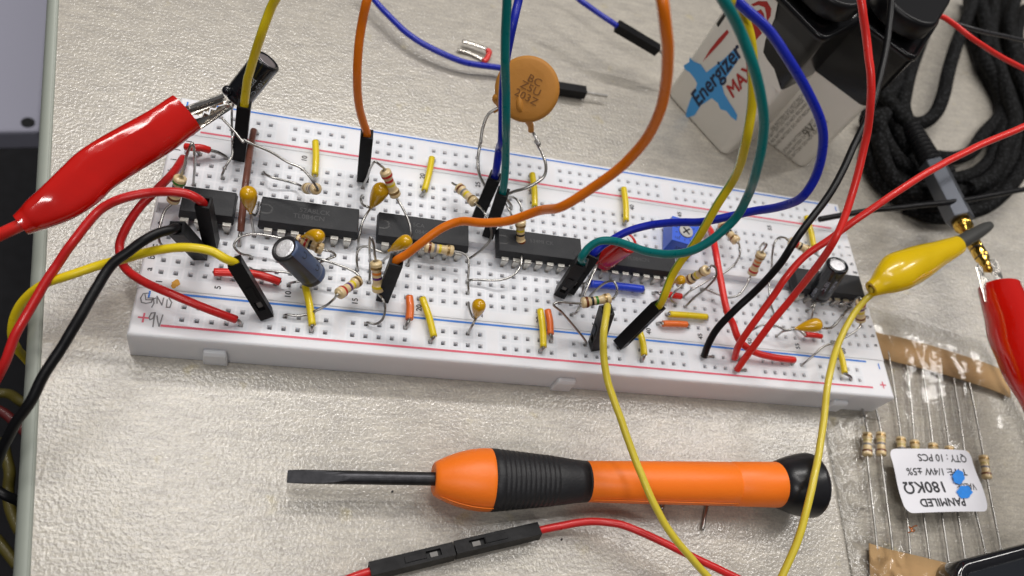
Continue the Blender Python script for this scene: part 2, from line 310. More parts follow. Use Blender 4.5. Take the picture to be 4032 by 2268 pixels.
# pale panel standing below and beyond the table's left edge
g = G(); q = [FU(-260, 336, -150), FU(101, 330, -150), FU(150, -260, -150), FU(-320, -260, -150)]
g.prism([p-V((0, 0, 12)) for p in q], (0, 0, 12)); g.v = [v+V((-0, 0, 0)) for v in g.v]
pn = g.build('equipment_case', M['grey'], loc=q[1], bevel=1.5); tag(pn, 'pale lavender grey flat case left of the table edge, dark spot near its lower edge', 'case')
g = G(); c = FU(70, 308, -149.7); g.lathe(c, c+V((0, 0, 1)), [(0, 2.6), (.3, 2.5)], 16); g.build('screw', M['black'], pn)

# ================================================================== THE BREADBOARD
bb = thing('breadboard', 'long white solderless breadboard with red and blue rail lines', 'breadboard', (0, 0, 0))
def strip(name, x0, x1, y0, y1, rows, cols, grid=True):
    g = G(); h = .46; hb = .34; X = [x0]; kx = ['edge']
    cl = sorted(set(cols))
    def seq(lo, hi, cs, rib):
        out = [(lo, None)]; prev = None
        for c, tagc in cs:
            if rib and (prev is None or c-prev > 2.6): out.append((c-1.27-.17, ('r', None)))
            if rib: out.append((c-1.27+.17, ('s', None)))
            out.append((c-h, ('h', tagc))); out.append((c+h, ('s', None)))
            if rib: out.append((c+1.27-.17, ('r', None)))
            prev = c
        if rib: out.append((prev+1.27+.17, (None, None)))
        out.append((hi, None)); return out
    # intervals along each axis: (a, b, kind, tag)
    def intervals(lo, hi, cs, rib):
        iv = []; cur = lo
        for i, (c, tg) in enumerate(cs):
            a = c-1.27
            if a-.17 > cur+.02: iv.append((cur, a-.17, 'p', None)); cur = a-.17
            if rib and (i == 0 or cs[i-1][0]+2.6 < c): iv.append((cur, a+.17, 'r', None)); cur = a+.17
            iv.append((cur, c-h, 's', None)); iv.append((c-h, c+h, 'h', tg)); iv.append((c+h, c+1.27-.17, 's', None)); iv.append((c+1.27-.17, c+1.27+.17, 'r', None)); cur = c+1.27+.17
        iv.append((cur, hi, 'p', None)); return iv
    ix = intervals(x0, x1, [(colx(c), c) for c in cl], True); iy = intervals(y0, y1, [(ROWY[r], r) for r in rows], True)
    for a, b, kx_, tx in ix:
        for c, d, ky, ty in iy:
            if name == 'terminal_strip' and d > 26.0 and c < 28.9 and ky == 'p': continue
            if kx_ == 'h' and ky == 'h':
                cx, cy = (a+b)/2, (c+d)/2
                lv = [(h, 0), (hb, -.45), (hb-.02, -1.3)]
                vs_ = [V((cx+sx2*q, cy+sy2*q, ZT+z)) for q, z in lv for sx2, sy2 in ((-1, -1), (1, -1), (1, 1), (-1, 1))]
                fs = [(i*4+j, i*4+(j+1) % 4, (i+1)*4+(j+1) % 4, (i+1)*4+j) for i in range(2) for j in range(4)]; fs = [f[::-1] for f in fs]
                g.add(vs_, fs+[(8, 9, 10, 11)], [0]*4+[3]*4+[4])
            else:
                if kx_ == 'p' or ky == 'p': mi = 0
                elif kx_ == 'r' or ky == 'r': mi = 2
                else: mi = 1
                g.add([(a, c, ZT), (b, c, ZT), (b, d, ZT), (a, d, ZT)], [(0, 1, 2, 3)], mi)
    return g
def skirt(g, x0, x1, y0, y1, ins=.0, sides='nsew', zt=ZT):
    # rounded shoulder then drafted walls down to the table
    pr = [(0, 0), (.22, -.06), (.42, -.25), (.5, -.55), (.78, -8.55)]
    cs = {'s': ((x0, y0), (x1, y0), (0, -1)), 'n': ((x1, y1), (x0, y1), (0, 1)), 'e': ((x1, y0), (x1, y1), (1, 0)), 'w': ((x0, y1), (x0, y0), (-1, 0))}
    loop = []
    for o_, z in pr: loop.append([V((x0-o_, y0-(o_ if 's' in sides else 0), zt+z)), V((x1+o_, y0-(o_ if 's' in sides else 0), zt+z)), V((x1+o_, y1+(o_ if 'n' in sides else 0), zt+z)), V((x0-o_, y1+(o_ if 'n' in sides else 0), zt+z))])
    g.ring(loop[::-1], 0, False, sm=False)
bm_ = [M['board'], M['cell'], M['rib'], M['hole'], M['contact']]
X0, X1 = .9, 164.5
g = strip('power_rail', X0, X1, .7, 9.62, ['np', 'nm'], RAILC); skirt(g, X0, X1, .7, 9.62, sides='s'); near_rail = g.build('power_rail', bm_, bb)
g = strip('power_rail', X0, X1, 45.9, 54.9, ['fp', 'fm'], RAILC); skirt(g, X0, X1, 45.9, 54.9, sides='n'); far_rail = g.build('power_rail', bm_, bb)
g = strip('terminal_strip', X0-.2, X1+.2, 9.78, 45.75, list('abcdefghij'), range(1, 64)); skirt(g, X0-.2, X1+.2, 9.78, 45.75, sides='')
g.add([(X0-.2, 24.93, ZT), (X1+.2, 24.93, ZT), (X1+.2, 26.1, ZT), (X0-.2, 26.1, ZT), (X0-.2, 26.1, ZT-2.2), (X1+.2, 26.1, ZT-2.2), (X1+.2, 28.5, ZT-2.2), (X0-.2, 28.5, ZT-2.2), (X0-.2, 28.5, ZT), (X1+.2, 28.5, ZT), (X1+.2, 29.67, ZT), (X0-.2, 29.67, ZT)],
      [(0, 1, 2, 3), (3, 2, 5, 4), (4, 5, 6, 7), (7, 6, 9, 8), (8, 9, 10, 11), (3, 4, 7, 8), (2, 9, 6, 5)], 0)
tstrip = g.build('terminal_strip', bm_, bb)
# stripes
def line(y, x0, x1, w, m_, nm, par, z=ZT+.02):
    g = G(); N = 60
    for i in range(N):
        a = x0+(x1-x0)*i/N; b = x0+(x1-x0)*(i+1)/N; wa = w*(1+.08*math.sin(i*3.1)); wb = w*(1+.08*math.sin((i+1)*3.1))
        g.add([(a, y-wa/2, z), (b, y-wb/2, z), (b, y+wb/2, z), (a, y+wa/2, z)], [(0, 1, 2, 3)])
    g.build(nm, m_, par)
line(2.45, 5.6, 159.4, .46, M['redline'], 'red_stripe', near_rail); line(9.0, 5.8, 159.5, .44, M['blueline'], 'blue_stripe', near_rail)
line(46.85, 5.6, 160.3, .46, M['redline'], 'red_stripe', far_rail); line(54.35, 5.6, 161.2, .42, M['blueline'], 'blue_stripe', far_rail)
g = G()
def plus(g, x, y, s_, m): g.add([(x-s_, y-.16, ZT+.02), (x+s_, y-.16, ZT+.02), (x+s_, y+.16, ZT+.02), (x-s_, y+.16, ZT+.02), (x-.16, y-s_, ZT+.024), (x+.16, y-s_, ZT+.024), (x+.16, y+s_, ZT+.024), (x-.16, y+s_, ZT+.024)], [(0, 1, 2, 3), (4, 5, 6, 7)], m)
plus(g, 2.6, 3.7, .95, 0); plus(g, 162.5, 3.3, .85, 0); g.build('plus_sign', M['redline'], near_rail)
g = G()
for x, y in ((2.7, 8.4), (162.9, 8.1)): g.add([(x-.17, y-.75, ZT+.02), (x+.17, y-.75, ZT+.02), (x+.17, y+.75, ZT+.02), (x-.17, y+.75, ZT+.02)], [(0, 1, 2, 3)])
g.build('minus_sign', M['blueline'], near_rail)
g = G()
for x, y in ((2.0, 53.6), (163.6, 53.5)): g.add([(x-.17, y-.7, ZT+.02), (x+.17, y-.7, ZT+.02), (x+.17, y+.7, ZT+.02), (x-.17, y+.7, ZT+.02)], [(0, 1, 2, 3)])
g.build('minus_sign', M['blueline'], far_rail)
g = G()
for c in [1]+list(range(5, 61, 5)):
    for y in (11.25, 44.05):
        g = G(); text(g, str(c), 1.55, flatmap((colx(c)+.1, y, ZT), (0, 1, 0), (-1, 0, 0)), sx_=1.0, bold=.035); g.build('printed_number', M['ink'], tstrip)
for r in 'abcdefghij':
    for x in (1.75, 163.6):
        g = G(); text(g, r, 1.65, flatmap((x, ROWY[r]+.3, ZT), (0, 1, 0), (-1, 0, 0)), bold=.035); g.build('printed_letter', M['ink'], tstrip)
# pencil notes GND and 9V
g = G()
def hw(f, pts, w=.22):
    stroke(g, [f(x, y, ZT) for x, y in pts], w, ZT+.03)
hw(A2, [(530, 585), (470, 590), (440, 640), (450, 690), (500, 700), (560, 690), (580, 640), (520, 640)]); hw(A2, [(490, 600), (500, 660), (570, 660), (610, 640)]); hw(A2, [(585, 640), (590, 700), (565, 745)])
hw(A2, [(625, 700), (625, 620), (680, 720), (700, 640)]); hw(A2, [(740, 660), (730, 745), (770, 745), (790, 690), (760, 640)])
g.build('pencil_note', M['pencil'], near_rail); g = G()
hw(A2, [(605, 805), (560, 810), (535, 860), (545, 885), (580, 870), (605, 805), (590, 880), (578, 965)]); hw(A2, [(625, 840), (630, 890), (648, 960), (668, 900), (690, 830)])
g.build('pencil_note', M['pencil'], near_rail)
g = G()
for i, (x, y, r_) in enumerate(((850, 455, 20), (830, 480, 26), (812, 505, 20), (860, 475, 18))):
    c = A2(x, y, ZT+.02+.003*i); g.add([c+V((math.cos(a*.7)*r_*.022*(1+.25*math.sin(a*5)), math.sin(a*.7)*r_*.026, 0)) for a in range(9)], [tuple(range(9))])
g.build('orange_smudge', M['mark'], tstrip)
for x in (15.0, 84.4, 152.6):
    g = G(); prof = [(-2.15, .6), (2.15, .6), (2.15, -.95), (-2.15, -.95)]
    g.ring([[V((x+a*1.03, b if b > 0 else b, z)) for a, b in prof] for z in (.05,)] + [[V((x+a*s_, .6 if b > 0 else b*t, z)) for a, b in prof] for z, s_, t in ((4.3, .97, .95), (5.0, .93, .6), (5.3, .85, .1))], 0, True, sm=False)
    g.build('clip_tab', M['board'], bb, bevel=.35)

# ================================================================== CHIPS
def ic(c0, c1, lines, label, notch=True, dot=False, dx=0.0):
    x0, x1 = colx(c0)-1.9, colx(c1)+1.9
    if c1-c0 == 3: x0, x1 = colx(c0)-1.1, colx(c1)+1.2
    else: x0, x1 = colx(c0)-2.0, colx(c1)+2.0
    yc = 27.3; zb = 9.75; zm = 11.1; zt = 13.0
    t = thing('integrated_circuit', label, 'chip', ((x0+x1)/2, yc, ZT), 'chips along the centre groove')
    g = G(); rings = []
    for z, i_ in ((zb, .42), (zm, 0), (zm+.25, 0), (zt, .38)): rings.append([V((x0+i_*.6, yc-3.2+i_, z)), V((x1-i_*.6, yc-3.2+i_, z)), V((x1-i_*.6, yc+3.2-i_, z)), V((x0+i_*.6, yc+3.2-i_, z))])
    g.ring(rings, 0, True, sm=False); body = g.build('package', M['ic'], t, bevel=.1)
    if notch:
        g = G(); P = [V((x0+.3+max(0, 1.1+.95*math.cos(a)), yc+.98*math.sin(a), zt+.012)) for a in [PI/2-PI*i/12 for i in range(13)]]
        P = [V((x0+.35, yc+.98, zt+.012))]+P+[V((x0+.35, yc-.98, zt+.012))]
        for i in range(len(P)-1):
            d_ = P[i+1]-P[i]
            if d_.length < .01: continue
            n2 = V((-d_.y, d_.x, 0)).normalized()*.14; g.add([P[i]+n2, P[i]-n2, P[i+1]-n2, P[i+1]+n2], [(0, 1, 2, 3)])
        g.build('notch', M['icline'], t)
    if dot:
        g = G(); c_ = V((x1-1.6, yc-1.2, zt)); g.lathe(c_, c_+V((0, 0, 1)), [(0, .75), (.02, .75), (.02, .66), (.005, .6)], 20); g.build('ejector_mark', M['ic'], t)
    if lines:
        g = G()
        for k, (s_, ox, oy, sz) in enumerate(lines): text(g, s_, sz, flatmap(((x0+x1)/2+ox, yc+oy, zt), (1, 0, 0), (0, 1, 0), lift=.012))
        g.build('laser_marking', M['icprint'], t)
    for c in range(c0, c1+1):
        for sy in (-1, 1):
            g = G(); x = colx(c); yo = yc+sy*3.81
            for (w0, w1, pts) in ((1.5, 1.5, [(yc+sy*3.05, 11.25), (yo+sy*.08, 11.25), (yo+sy*.3, 11.0), (yo+sy*.12, 9.1)]),):
                th = .27; L_ = []
                for (y, z) in pts: L_.append((y, z))
                a = []
                hw_ = .74
                outer = L_; inner = [(y-sy*(0 if i < 1 else th), z-(th if i < 2 else th*.6 if i == 2 else 0)) for i, (y, z) in enumerate(L_)]
                rings = []
                for (y, z), (y2, z2) in zip(outer, inner):
                    ww = hw_ if z > 9.2 else .5
                    rings.append([V((x-ww, y, z)), V((x+ww, y, z)), V((x+ww, y2, z2)), V((x-ww, y2, z2))])
                rings.append([V((x-.25, yo+sy*.1, 8.8)), V((x+.25, yo+sy*.1, 8.8)), V((x+.25, yo-sy*.15, 8.8)), V((x-.25, yo-sy*.15, 8.8))])
                rings.append([V((x-.25, yo+sy*.1, 7.4)), V((x+.25, yo+sy*.1, 7.4)), V((x+.25, yo-sy*.15, 7.4)), V((x-.25, yo-sy*.15, 7.4))])
                g.ring(rings, 0, True, sm=False)
            g.build('pin', M['pin'], t)
    return t
ic(2, 5, [], 'short eight pin black chip at the left end of the white board', notch=False)
ic(8, 14, [('52A8LCK', .8, .75, 1.5), ('TL084CN', -.2, -.75, 1.5)], 'fourteen pin black chip marked 084CN beside the short eight pin chip')
ic(17, 23, [('5CA', -1.2, .75, 1.3), ('084CN', 0, -.8, 1.3)], 'fourteen pin black chip under the long orange wire, second from the notched 084CN chip')
ic(27, 33, [('534MI CK', .2, .6, 1.3)], 'fourteen pin black chip with a round mould mark, just left of the red capacitor', dot=True)
ic(36, 42, [('TL084CN', 0, -.6, 1.35)], 'fourteen pin black chip under the red capacitor and above the blue jumper', notch=False, dot=True)
ic(56, 62, [], 'fourteen pin black chip at the right end behind the upright black capacitor')

# ================================================================== SMALL SOLID JUMPERS
def jumper(label, mk_, pts, h1, h2, r=.72, group='short solid jumpers on the board', name='short_jumper', b1=True, b2=True, cat='jumper'):
    """pts: insulation path; h1, h2: hole points (or None)"""
    base = (h1 or h2 or V(pts[0])); t = thing(name, label, cat, (base.x, base.y, ZT), group)
    P = smooth(pts, 6) if len(pts) > 2 else [V(p) for p in pts]
    g = G(); g.tube(pts, r, 12); g.build('insulation', M[mk_], t)
    for hh, e, e2, on in ((h1, V(pts[0]), V(pts[1]), b1), (h2, V(pts[-1]), V(pts[-2]), b2)):
        if hh is None or not on: continue
        d = (e2-e).normalized(); top = V((hh.x, hh.y, ZT+.1)); g = G()
        midp = (e*.45+top*.55); midp.z = max(e.z, ZT+.2)*.75+ZT*.25
        g.tube([e+d*.6, e, midp, top, hh], .36, 8, sp=5); g.build('bare_end', M['tin'], t)
    return t
def jy(label, f1, p1, f2, p2, colr, z=10.1, r=.72, zi=9.6, h1=None, h2=None, mid=None, z2=None):
    a = f1(*p1, z); b = f2(*p2, z2 or z); h1 = h1 or snap(a); h2 = h2 or snap(b)
    pts = [a, (a+b)/2+V((.15, 0, .15)) if mid is None else mid, b]
    return jumper(label, colr, pts, h1, h2, r)
jy('yellow jumper across the far red line just right of the number 10', A, (2410, 20), A, (2405, 400), 'wyel', h1=hole(11, 'fp'), h2=hole(11, 'j'), z=10.3)
jy('yellow jumper across the far red line beside the number 20', B, (1290, 205), B, (1205, 575), 'wyel', h1=hole(21, 'fp'), h2=hole(20, 'i'))
jy('yellow jumper across the far red line right of the disc capacitor leads', B, (2420, 385), B, (2450, 755), 'wyel', h1=hole(30, 'fp'), h2=hole(30, 'i'))
jy('yellow jumper across the far red line left of the number 40', Cc, (1018, 405), Cc, (1045, 775), 'wyel', h1=hole(39, 'fp'), h2=hole(39, 'i'))
jy('yellow jumper across the far red line behind the black wire near 60', E, (930, 295), E, (1015, 640), 'wyel', h1=hole(60, 'fp'), h2=hole(60, 'i'))
jy('yellow jumper over the near blue line below the blue grey capacitor', B2, (5, 500), B2, (85, 945), 'wyel', h1=hole(11, 'a'), h2=hole(12, 'np'))
jy('yellow jumper over the near blue line beside the number 20 and the orange jumper', B2, (1325, 640), B2, (1455, 1075), 'wyel', h1=hole(20, 'a'), h2=hole(21, 'np'))
jy('yellow jumper over the near blue line at 30, left of a matching orange one', C2, (362, 630), C2, (400, 1050), 'wyel', h1=hole(30, 'a'), h2=hole(30, 'np'))
jy('yellow jumper over the near blue line left of 40 below the tilted plug', C2, (1485, 880), C2, (1535, 1140), 'wyel', h1=hole(39, 'a'), h2=hole(39, 'np'))
jy('yellow jumper over the near blue line at 60 behind the hanging yellow wire', D2, (1565, 600), D2, (1650, 915), 'wyel', h1=hole(59, 'a'), h2=hole(60, 'np'))
jy('orange jumper over the near blue line left of the number 20', B2, (1178, 625), B2, (1178, 880), 'jorange', h1=hole(19, 'a'), h2=hole(19, 'nm'), z=10.2, r=.8)
jy('orange jumper over the near blue line just right of a yellow one at 30', C2, (447, 635), C2, (480, 905), 'jorange', h1=hole(31, 'a'), h2=hole(31, 'nm'), z=10.2)
jy('yellow jumper lying lengthwise above the short lengthwise orange one', C2, (1820, 678), C2, (2240, 710), 'wyel', h1=hole(42, 'b'), h2=hole(46, 'b'), z=9.9)
jy('orange jumper lying lengthwise below the lengthwise yellow one', C2, (1745, 785), C2, (2015, 795), 'jorange', h1=hole(41, 'a'), h2=hole(44, 'a'), z=9.9)
jy('blue jumper lying lengthwise below the chip under the red capacitor', C2, (920, 335), C2, (1520, 395), 'jblue', h1=hole(34, 'd'), h2=hole(40, 'd'), z=10.0, r=.85)
jy('small red jumper right of the yellow green wire, above the lengthwise yellow one', C2, (1720, 455), C2, (1950, 478), 'wredb', h1=hole(41, 'd'), h2=hole(43, 'd'), z=10.2)
jy('tiny red jumper under the yellow bead capacitor at the right end', D2, (1205, 480), D2, (1385, 500), 'wredb', h1=hole(55, 'b'), h2=hole(56, 'b'), z=10.2, r=.62)
a_ = [A2(1268, 348, 10.2), A2(1450, 352, 10.4), A2(1730, 372, 10.6), A2(1880, 410, 10.6), A2(2010, 455, 10.0)]
jumper('long red jumper in row a passing behind the yellow wire\'s black plug', 'wredb', a_, hole(5, 'a'), hole(9, 'a'), .78)
jumper('small red jumper with flattened sleeve under the tip of the red clip', 'wredb', [A(945, 78, 11), A(1020, 88, 11.4), A(1120, 92, 11.4), A(1215, 118, 10.6)], hole(2, 'j'), hole(4, 'j'), .75)
jumper('brown solid wire crossing from the far rail to the middle of the board', 'wbrown', [T1(2335, 1200, 10.8), A(1690, 20, 11.5), A(1650, 300, 14), A(1615, 560, 14.5), A(1580, 900, 12.4), A(1568, 1030, 10.9)], hole(6, 'fp'), snap(A(1553, 1185, ZT)), .68, name='brown_jumper')
jumper('long red solid wire looping out past the left end of the board', 'wred', [A(920, 205, 10.2), A(800, 380, 12.5), A(600, 585, 14), A(430, 760, 14), A(300, 950, 12.8), A(210, 1150, 11.5), A2(205, 130, 11), A2(245, 270, 11.2), A2(430, 430, 13), A2(800, 600, 14), A2(1200, 765, 13), A2(1515, 882, 10.4)], hole(1, 'i'), hole(7, 'np'), .78, name='long_jumper')
jumper('long red solid wire curving down beside the blue trimmer to the near rail', 'wredb', [R1(2235, 120, 10.2), R1(2290, 220, 12.5), R1(2350, 500, 15), R1(2420, 900, 15), C2(2480, 680, 14.5), D2(385, 350, 13.6), D2(460, 540, 12.2), D2(620, 670, 11.2), D2(850, 735, 10.6), D2(1080, 765, 10.0)], hole(46, 'h'), hole(54, 'nm'), .78, name='long_jumper')

# ================================================================== RESISTORS
def resistor(label, Pa, Pb, bands, leads, rad=1.16, r2=.92, group='resistors plugged into the board', lr=.25, cat='resistor', base=None):
    L_ = (Pb-Pa).length; mats = [M['tan']]+[M[b] for b in bands]
    base = base or V((Pa.x, Pa.y, ZT)); t = thing('resistor', label, cat, base, group)
    c = [.17, .36, .52, .80] if len(bands) == 4 else [.17, .34, .48, .62, .82][:len(bands)]
    w = .042
    def rr(u):
        a = min(u, 1-u)
        if a < .05: return rad*math.sqrt(max(.0, 1-((.05-a)/.05)**2))*.75+rad*.22
        if a < .22: return rad
        if a < .30: return rad+(r2-rad)*(a-.22)/.08
        return r2
    us = sorted(set([i/40 for i in range(41)]+[x for q in c for x in (q-w, q-w+.001, q+w, q+w+.001)]+[.01, .985]))
    def mi(u):
        for k, q in enumerate(c):
            if q-w <= u < q+w: return k+1
        return 0
    prof = [(0, .3, 0)]+[(u*L_, rr(u)+(.015 if mi(u) else 0), mi(u)) for u in us]+[(L_, .3, 0)]
    g = G(); g.lathe(Pa, Pb, prof, 22); g.build('body', mats, t)
    for k, ld in enumerate(leads):
        if not ld: continue
        d = (Pa-Pb).normalized() if k == 0 else (Pb-Pa).normalized(); e = Pa if k == 0 else Pb
        g = G(); g.tube([e-d*.4, e+d*.5]+list(ld), lr, 8, sp=6); g.build('lead', M['tin'], t)
    return t
def down(h): return [V((h.x, h.y, ZT+.6)), h]
pa = A(893, 420, 20); pb = solve(pa, A, 800, 700, 6.4, up=False)
resistor('resistor with green, blue and brown bands at the left end near the red clip', pa, pb, ['bgreen', 'bblue', 'bblack', 'brown'],
         ([A(935, 300, 24), A(965, 160, 28), A(1020, 42, 30), A(1045, 150, 26), A(1048, 330, 16)]+down(snap(A(1045, 470, ZT+.3))), [A(720, 790, 13), A(670, 920, 12.5), A(648, 1040, 12.5), A(655, 1150, 11.2), A(700, 1210, 9.8)]+down(snap(A(720, 1222, ZT)))))
pa = A(2425, 555, 16.5); pb = solve(pa, A, 2305, 548, 6.2, up=False)
resistor('resistor seen nearly end on, right of the brown wire below the number 10', pa, pb, ['brown', 'bblack', 'brown', 'bgold'],
         ([A(2400, 500, 18.5), A(2340, 410, 19.5), A(2250, 320, 20), A(2100, 255, 20), A(1910, 140, 21), A(1700, 50, 22), A(1590, 0, 22.5), T1(2240, 1310, 22.5), T1(2150, 1200, 23), T1(2040, 1085, 24)], [A(2200, 500, 10.2), A(2050, 458, 10.6), A(1920, 425, 11), A(1850, 392, 10.4)]+down(snap(A(1825, 380, ZT)))))
pa = B(757, 345, 22); pb = solve(pa, B, 885, 640, 6.6, up=False)
resistor('resistor with two red bands and a yellow band above a yellow bead capacitor', pa, pb, ['bred', 'bred', 'byellow', 'bgold'],
         ([B(712, 292, 24), B(655, 250, 25), B(608, 300, 22), B(565, 420, 15)]+down(snap(B(510, 545, ZT))), [B(960, 770, 16), B(1015, 890, 15.5), B(1048, 1000, 15), B(1058, 1090, 14), B(1060, 1180, 12)]+down(hole(20, 'e'))))
pa = B(1585, 530, 12.5); pb = solve(pa, B, 1780, 715, 6.4, up=True)
resistor('resistor with brown, grey and yellow bands left of the paired black plugs', pa, pb, ['brown', 'bgrey', 'byellow', 'bgold'],
         ([B(1545, 505, 12), B(1518, 487, 11.5)], [B(1870, 800, 17), B(1915, 900, 17), B(1958, 1020, 15.5), B(1950, 1120, 14), B(1850, 1240, 12)]+down(snap(B(1700, 1385, ZT)))))
pa = B(2290, 905, 17.2); pb = solve(pa, B, 2285, 1200, 6.6, up=False)
resistor('resistor with brown and black bands crossing the left end of the mould marked chip', pa, pb, ['bgold', 'byellow', 'bblack', 'brown'],
         ([B(2305, 820, 18), B(2285, 730, 18.5), B(2235, 665, 18.2), B(2165, 648, 16), B(2110, 700, 11)]+down(hole(28, 'h')), [B(2300, 1330, 12.6), B(2292, 1425, 12.4), B2(2447, 170, 12.2), B2(2415, 310, 12), B2(2330, 395, 11.6), B2(2200, 436, 11), B2(2030, 438, 10.2), B2(1900, 434, 10)]+down(snap(B2(1845, 490, ZT)))))
pa = B2(1345, 60, 13.4); pb = B2(1680, 112, 13.2)
resistor('resistor with brown, grey and yellow bands lying across the second 084CN chip\'s front pins', pa, pb, ['brown', 'bgrey', 'byellow', 'bgold'],
         ([B(1190, 1150, 13.4), B(1110, 1170, 12)]+down(hole(19, 'd')), [B2(1780, 135, 13), B2(1838, 185, 12.6), B2(1848, 300, 12), B2(1838, 450, 11)]+down(snap(B2(1845, 598, ZT)))))
pa = B2(800, 225, 18.5); pb = solve(pa, B2, 828, 568, 6.8, up=False)
resistor('resistor with orange, violet and yellow bands left of the orange wire\'s lower plug', pa, pb, ['bgold', 'borange', 'bviolet', 'byellow'],
         ([B2(788, 150, 20), B2(775, 30, 22), B(600, 1100, 23), B(586, 1180, 21), B(592, 1320, 16), B2(738, 200, 13)]+down(snap(B2(725, 470, ZT))), [B2(880, 655, 13.4), B2(905, 760, 12.4), B2(875, 880, 11), B2(800, 932, 10)]+down(snap(B2(712, 930, ZT)))))
pa = B2(612, 440, 13.6); pb = solve(pa, B2, 378, 597, 6.4, up=True)
resistor('resistor with red and violet bands between the blue grey capacitor and number 15', pa, pb, ['bgold', 'byellow', 'bviolet', 'bred'],
         ([B2(618, 400, 13.8), B2(560, 345, 13.8), B2(400, 275, 14), B2(200, 210, 14.2), B2(60, 180, 13)], [B2(330, 650, 13.5), B2(240, 725, 12), B2(100, 795, 10.8), A2(2400, 800, 10.2), A2(2230, 840, 9.8)]+down(snap(A2(2070, 848, ZT)))))
pa = A(2185, 1120, 13); pb = A(2500, 1240, 12.8)
resistor('resistor with red and black bands behind the big blue grey capacitor', pa, pb, ['brown', 'bred', 'bblack', 'bgold'],
         ([A(2080, 1120, 13), A(1900, 1085, 13), A(1700, 1064, 13), A(1570, 1095, 12.5), A(1492, 1190, 12), A(1560, 1280, 11)]+down(snap(A(1670, 1335, ZT))), [B2(270, 108, 12.6), B2(325, 135, 12), B2(345, 165, 11.5), B2(260, 200, 11)]+down(snap(B2(160, 240, ZT)))))
pa = C2(825, 553, 17.5); pb = C2(1158, 500, 18.5)
resistor('resistor with brown, black and green bands above the drooping yellow wire\'s plug', pa, pb, ['brown', 'bblack', 'bgreen', 'bgold'],
         ([C2(700, 550, 18), C2(560, 545, 18.5), C2(515, 570, 18.4), C2(600, 650, 16.5), C2(740, 810, 13)]+down(snap(C2(860, 1020, ZT))), [C2(1190, 495, 19), C2(1222, 450, 19.6), C2(1228, 380, 20), C2(1190, 310, 20), C2(1120, 315, 19), C2(1010, 390, 16)]+down(snap(C2(800, 560, ZT)))))
pa = C2(2030, 300, 13.5); pb = solve(pa, C2, 2248, 172, 6.6, up=True)
resistor('resistor with brown and black bands right of the yellow green wire', pa, pb, ['brown', 'bblack', 'byellow', 'bgold'],
         ([C2(1950, 360, 13), C2(1870, 440, 12), C2(1832, 510, 11)]+down(snap(C2(1860, 590, ZT))), [C2(2300, 130, 19), C2(2340, 160, 18.4), C2(2345, 250, 17), C2(2240, 380, 14), C2(2100, 490, 11.4)]+down(snap(C2(1965, 605, ZT)))))
pa = Cc(2110, 805, 12); pb = solve(pa, Cc, 2298, 1010, 6.5, up=True)
resistor('resistor behind the big teal loop, right of the blue trimmer', pa, pb, ['brown', 'bblack', 'bblack', 'bgold'],
         ([Cc(2080, 770, 11)]+down(snap(Cc(2060, 740, ZT))), [Cc(2325, 1090, 16.5), Cc(2325, 1160, 16), Cc(2260, 1270, 14.5), Cc(2100, 1385, 13), C2(2400, 215, 12.4), C2(2200, 330, 11.6), C2(2050, 420, 10.6)]+down(snap(C2(1980, 465, ZT)))))
pa = E(430, 700, 17.5); pb = solve(pa, E, 312, 945, 6.5, up=False)
resistor('resistor with orange and red bands standing left of the black wire at 52', pa, pb, ['bgold', 'borange', 'bred', 'bred'],
         ([E(462, 650, 19), E(482, 605, 20), E(455, 592, 20), E(410, 635, 17)]+down(snap(E(370, 710, ZT))), [E(290, 990, 12.6), E(250, 1070, 12), E(170, 1175, 11.4), E(70, 1206, 11), E(0, 1200, 11), C2(2440, 485, 10.8), C2(2330, 440, 10.6), C2(2230, 400, 10.8), C2(2190, 395, 10.4)]+down(snap(C2(2165, 410, ZT)))))
pa = E(735, 565, 15); pb = E(972, 685, 15)
resistor('resistor with a red band lying behind the black and red wires near 60', pa, pb, ['brown', 'bred', 'bblack', 'bgold'],
         ([E(690, 535, 16), E(625, 530, 17), E(570, 590, 17), E(545, 720, 15), E(540, 850, 13.5), E(510, 1050, 12.5), D2(815, 140, 11.5)]+down(snap(D2(815, 290, ZT))), [E(1030, 715, 14), E(1080, 750, 12)]+down(snap(E(1110, 800, ZT)))))
pa = D2(1830, 95, 19); pb = solve(pa, D2, 1826, 328, 6.5, up=False)
resistor('resistor hanging at the right end beside the yellow clip\'s wire', pa, pb, ['bred', 'bviolet', 'byellow', 'brown'],
         ([D2(1820, 60, 19), D2(1790, 70, 18), D2(1750, 120, 15)]+down(hole(61, 'd')), [D2(1828, 370, 14.5), D2(1790, 425, 14.4), D2(1700, 485, 14), D2(1560, 555, 13.4), D2(1400, 620, 12.6), D2(1290, 720, 11.2)]+down(snap(D2(1160, 838, ZT)))))

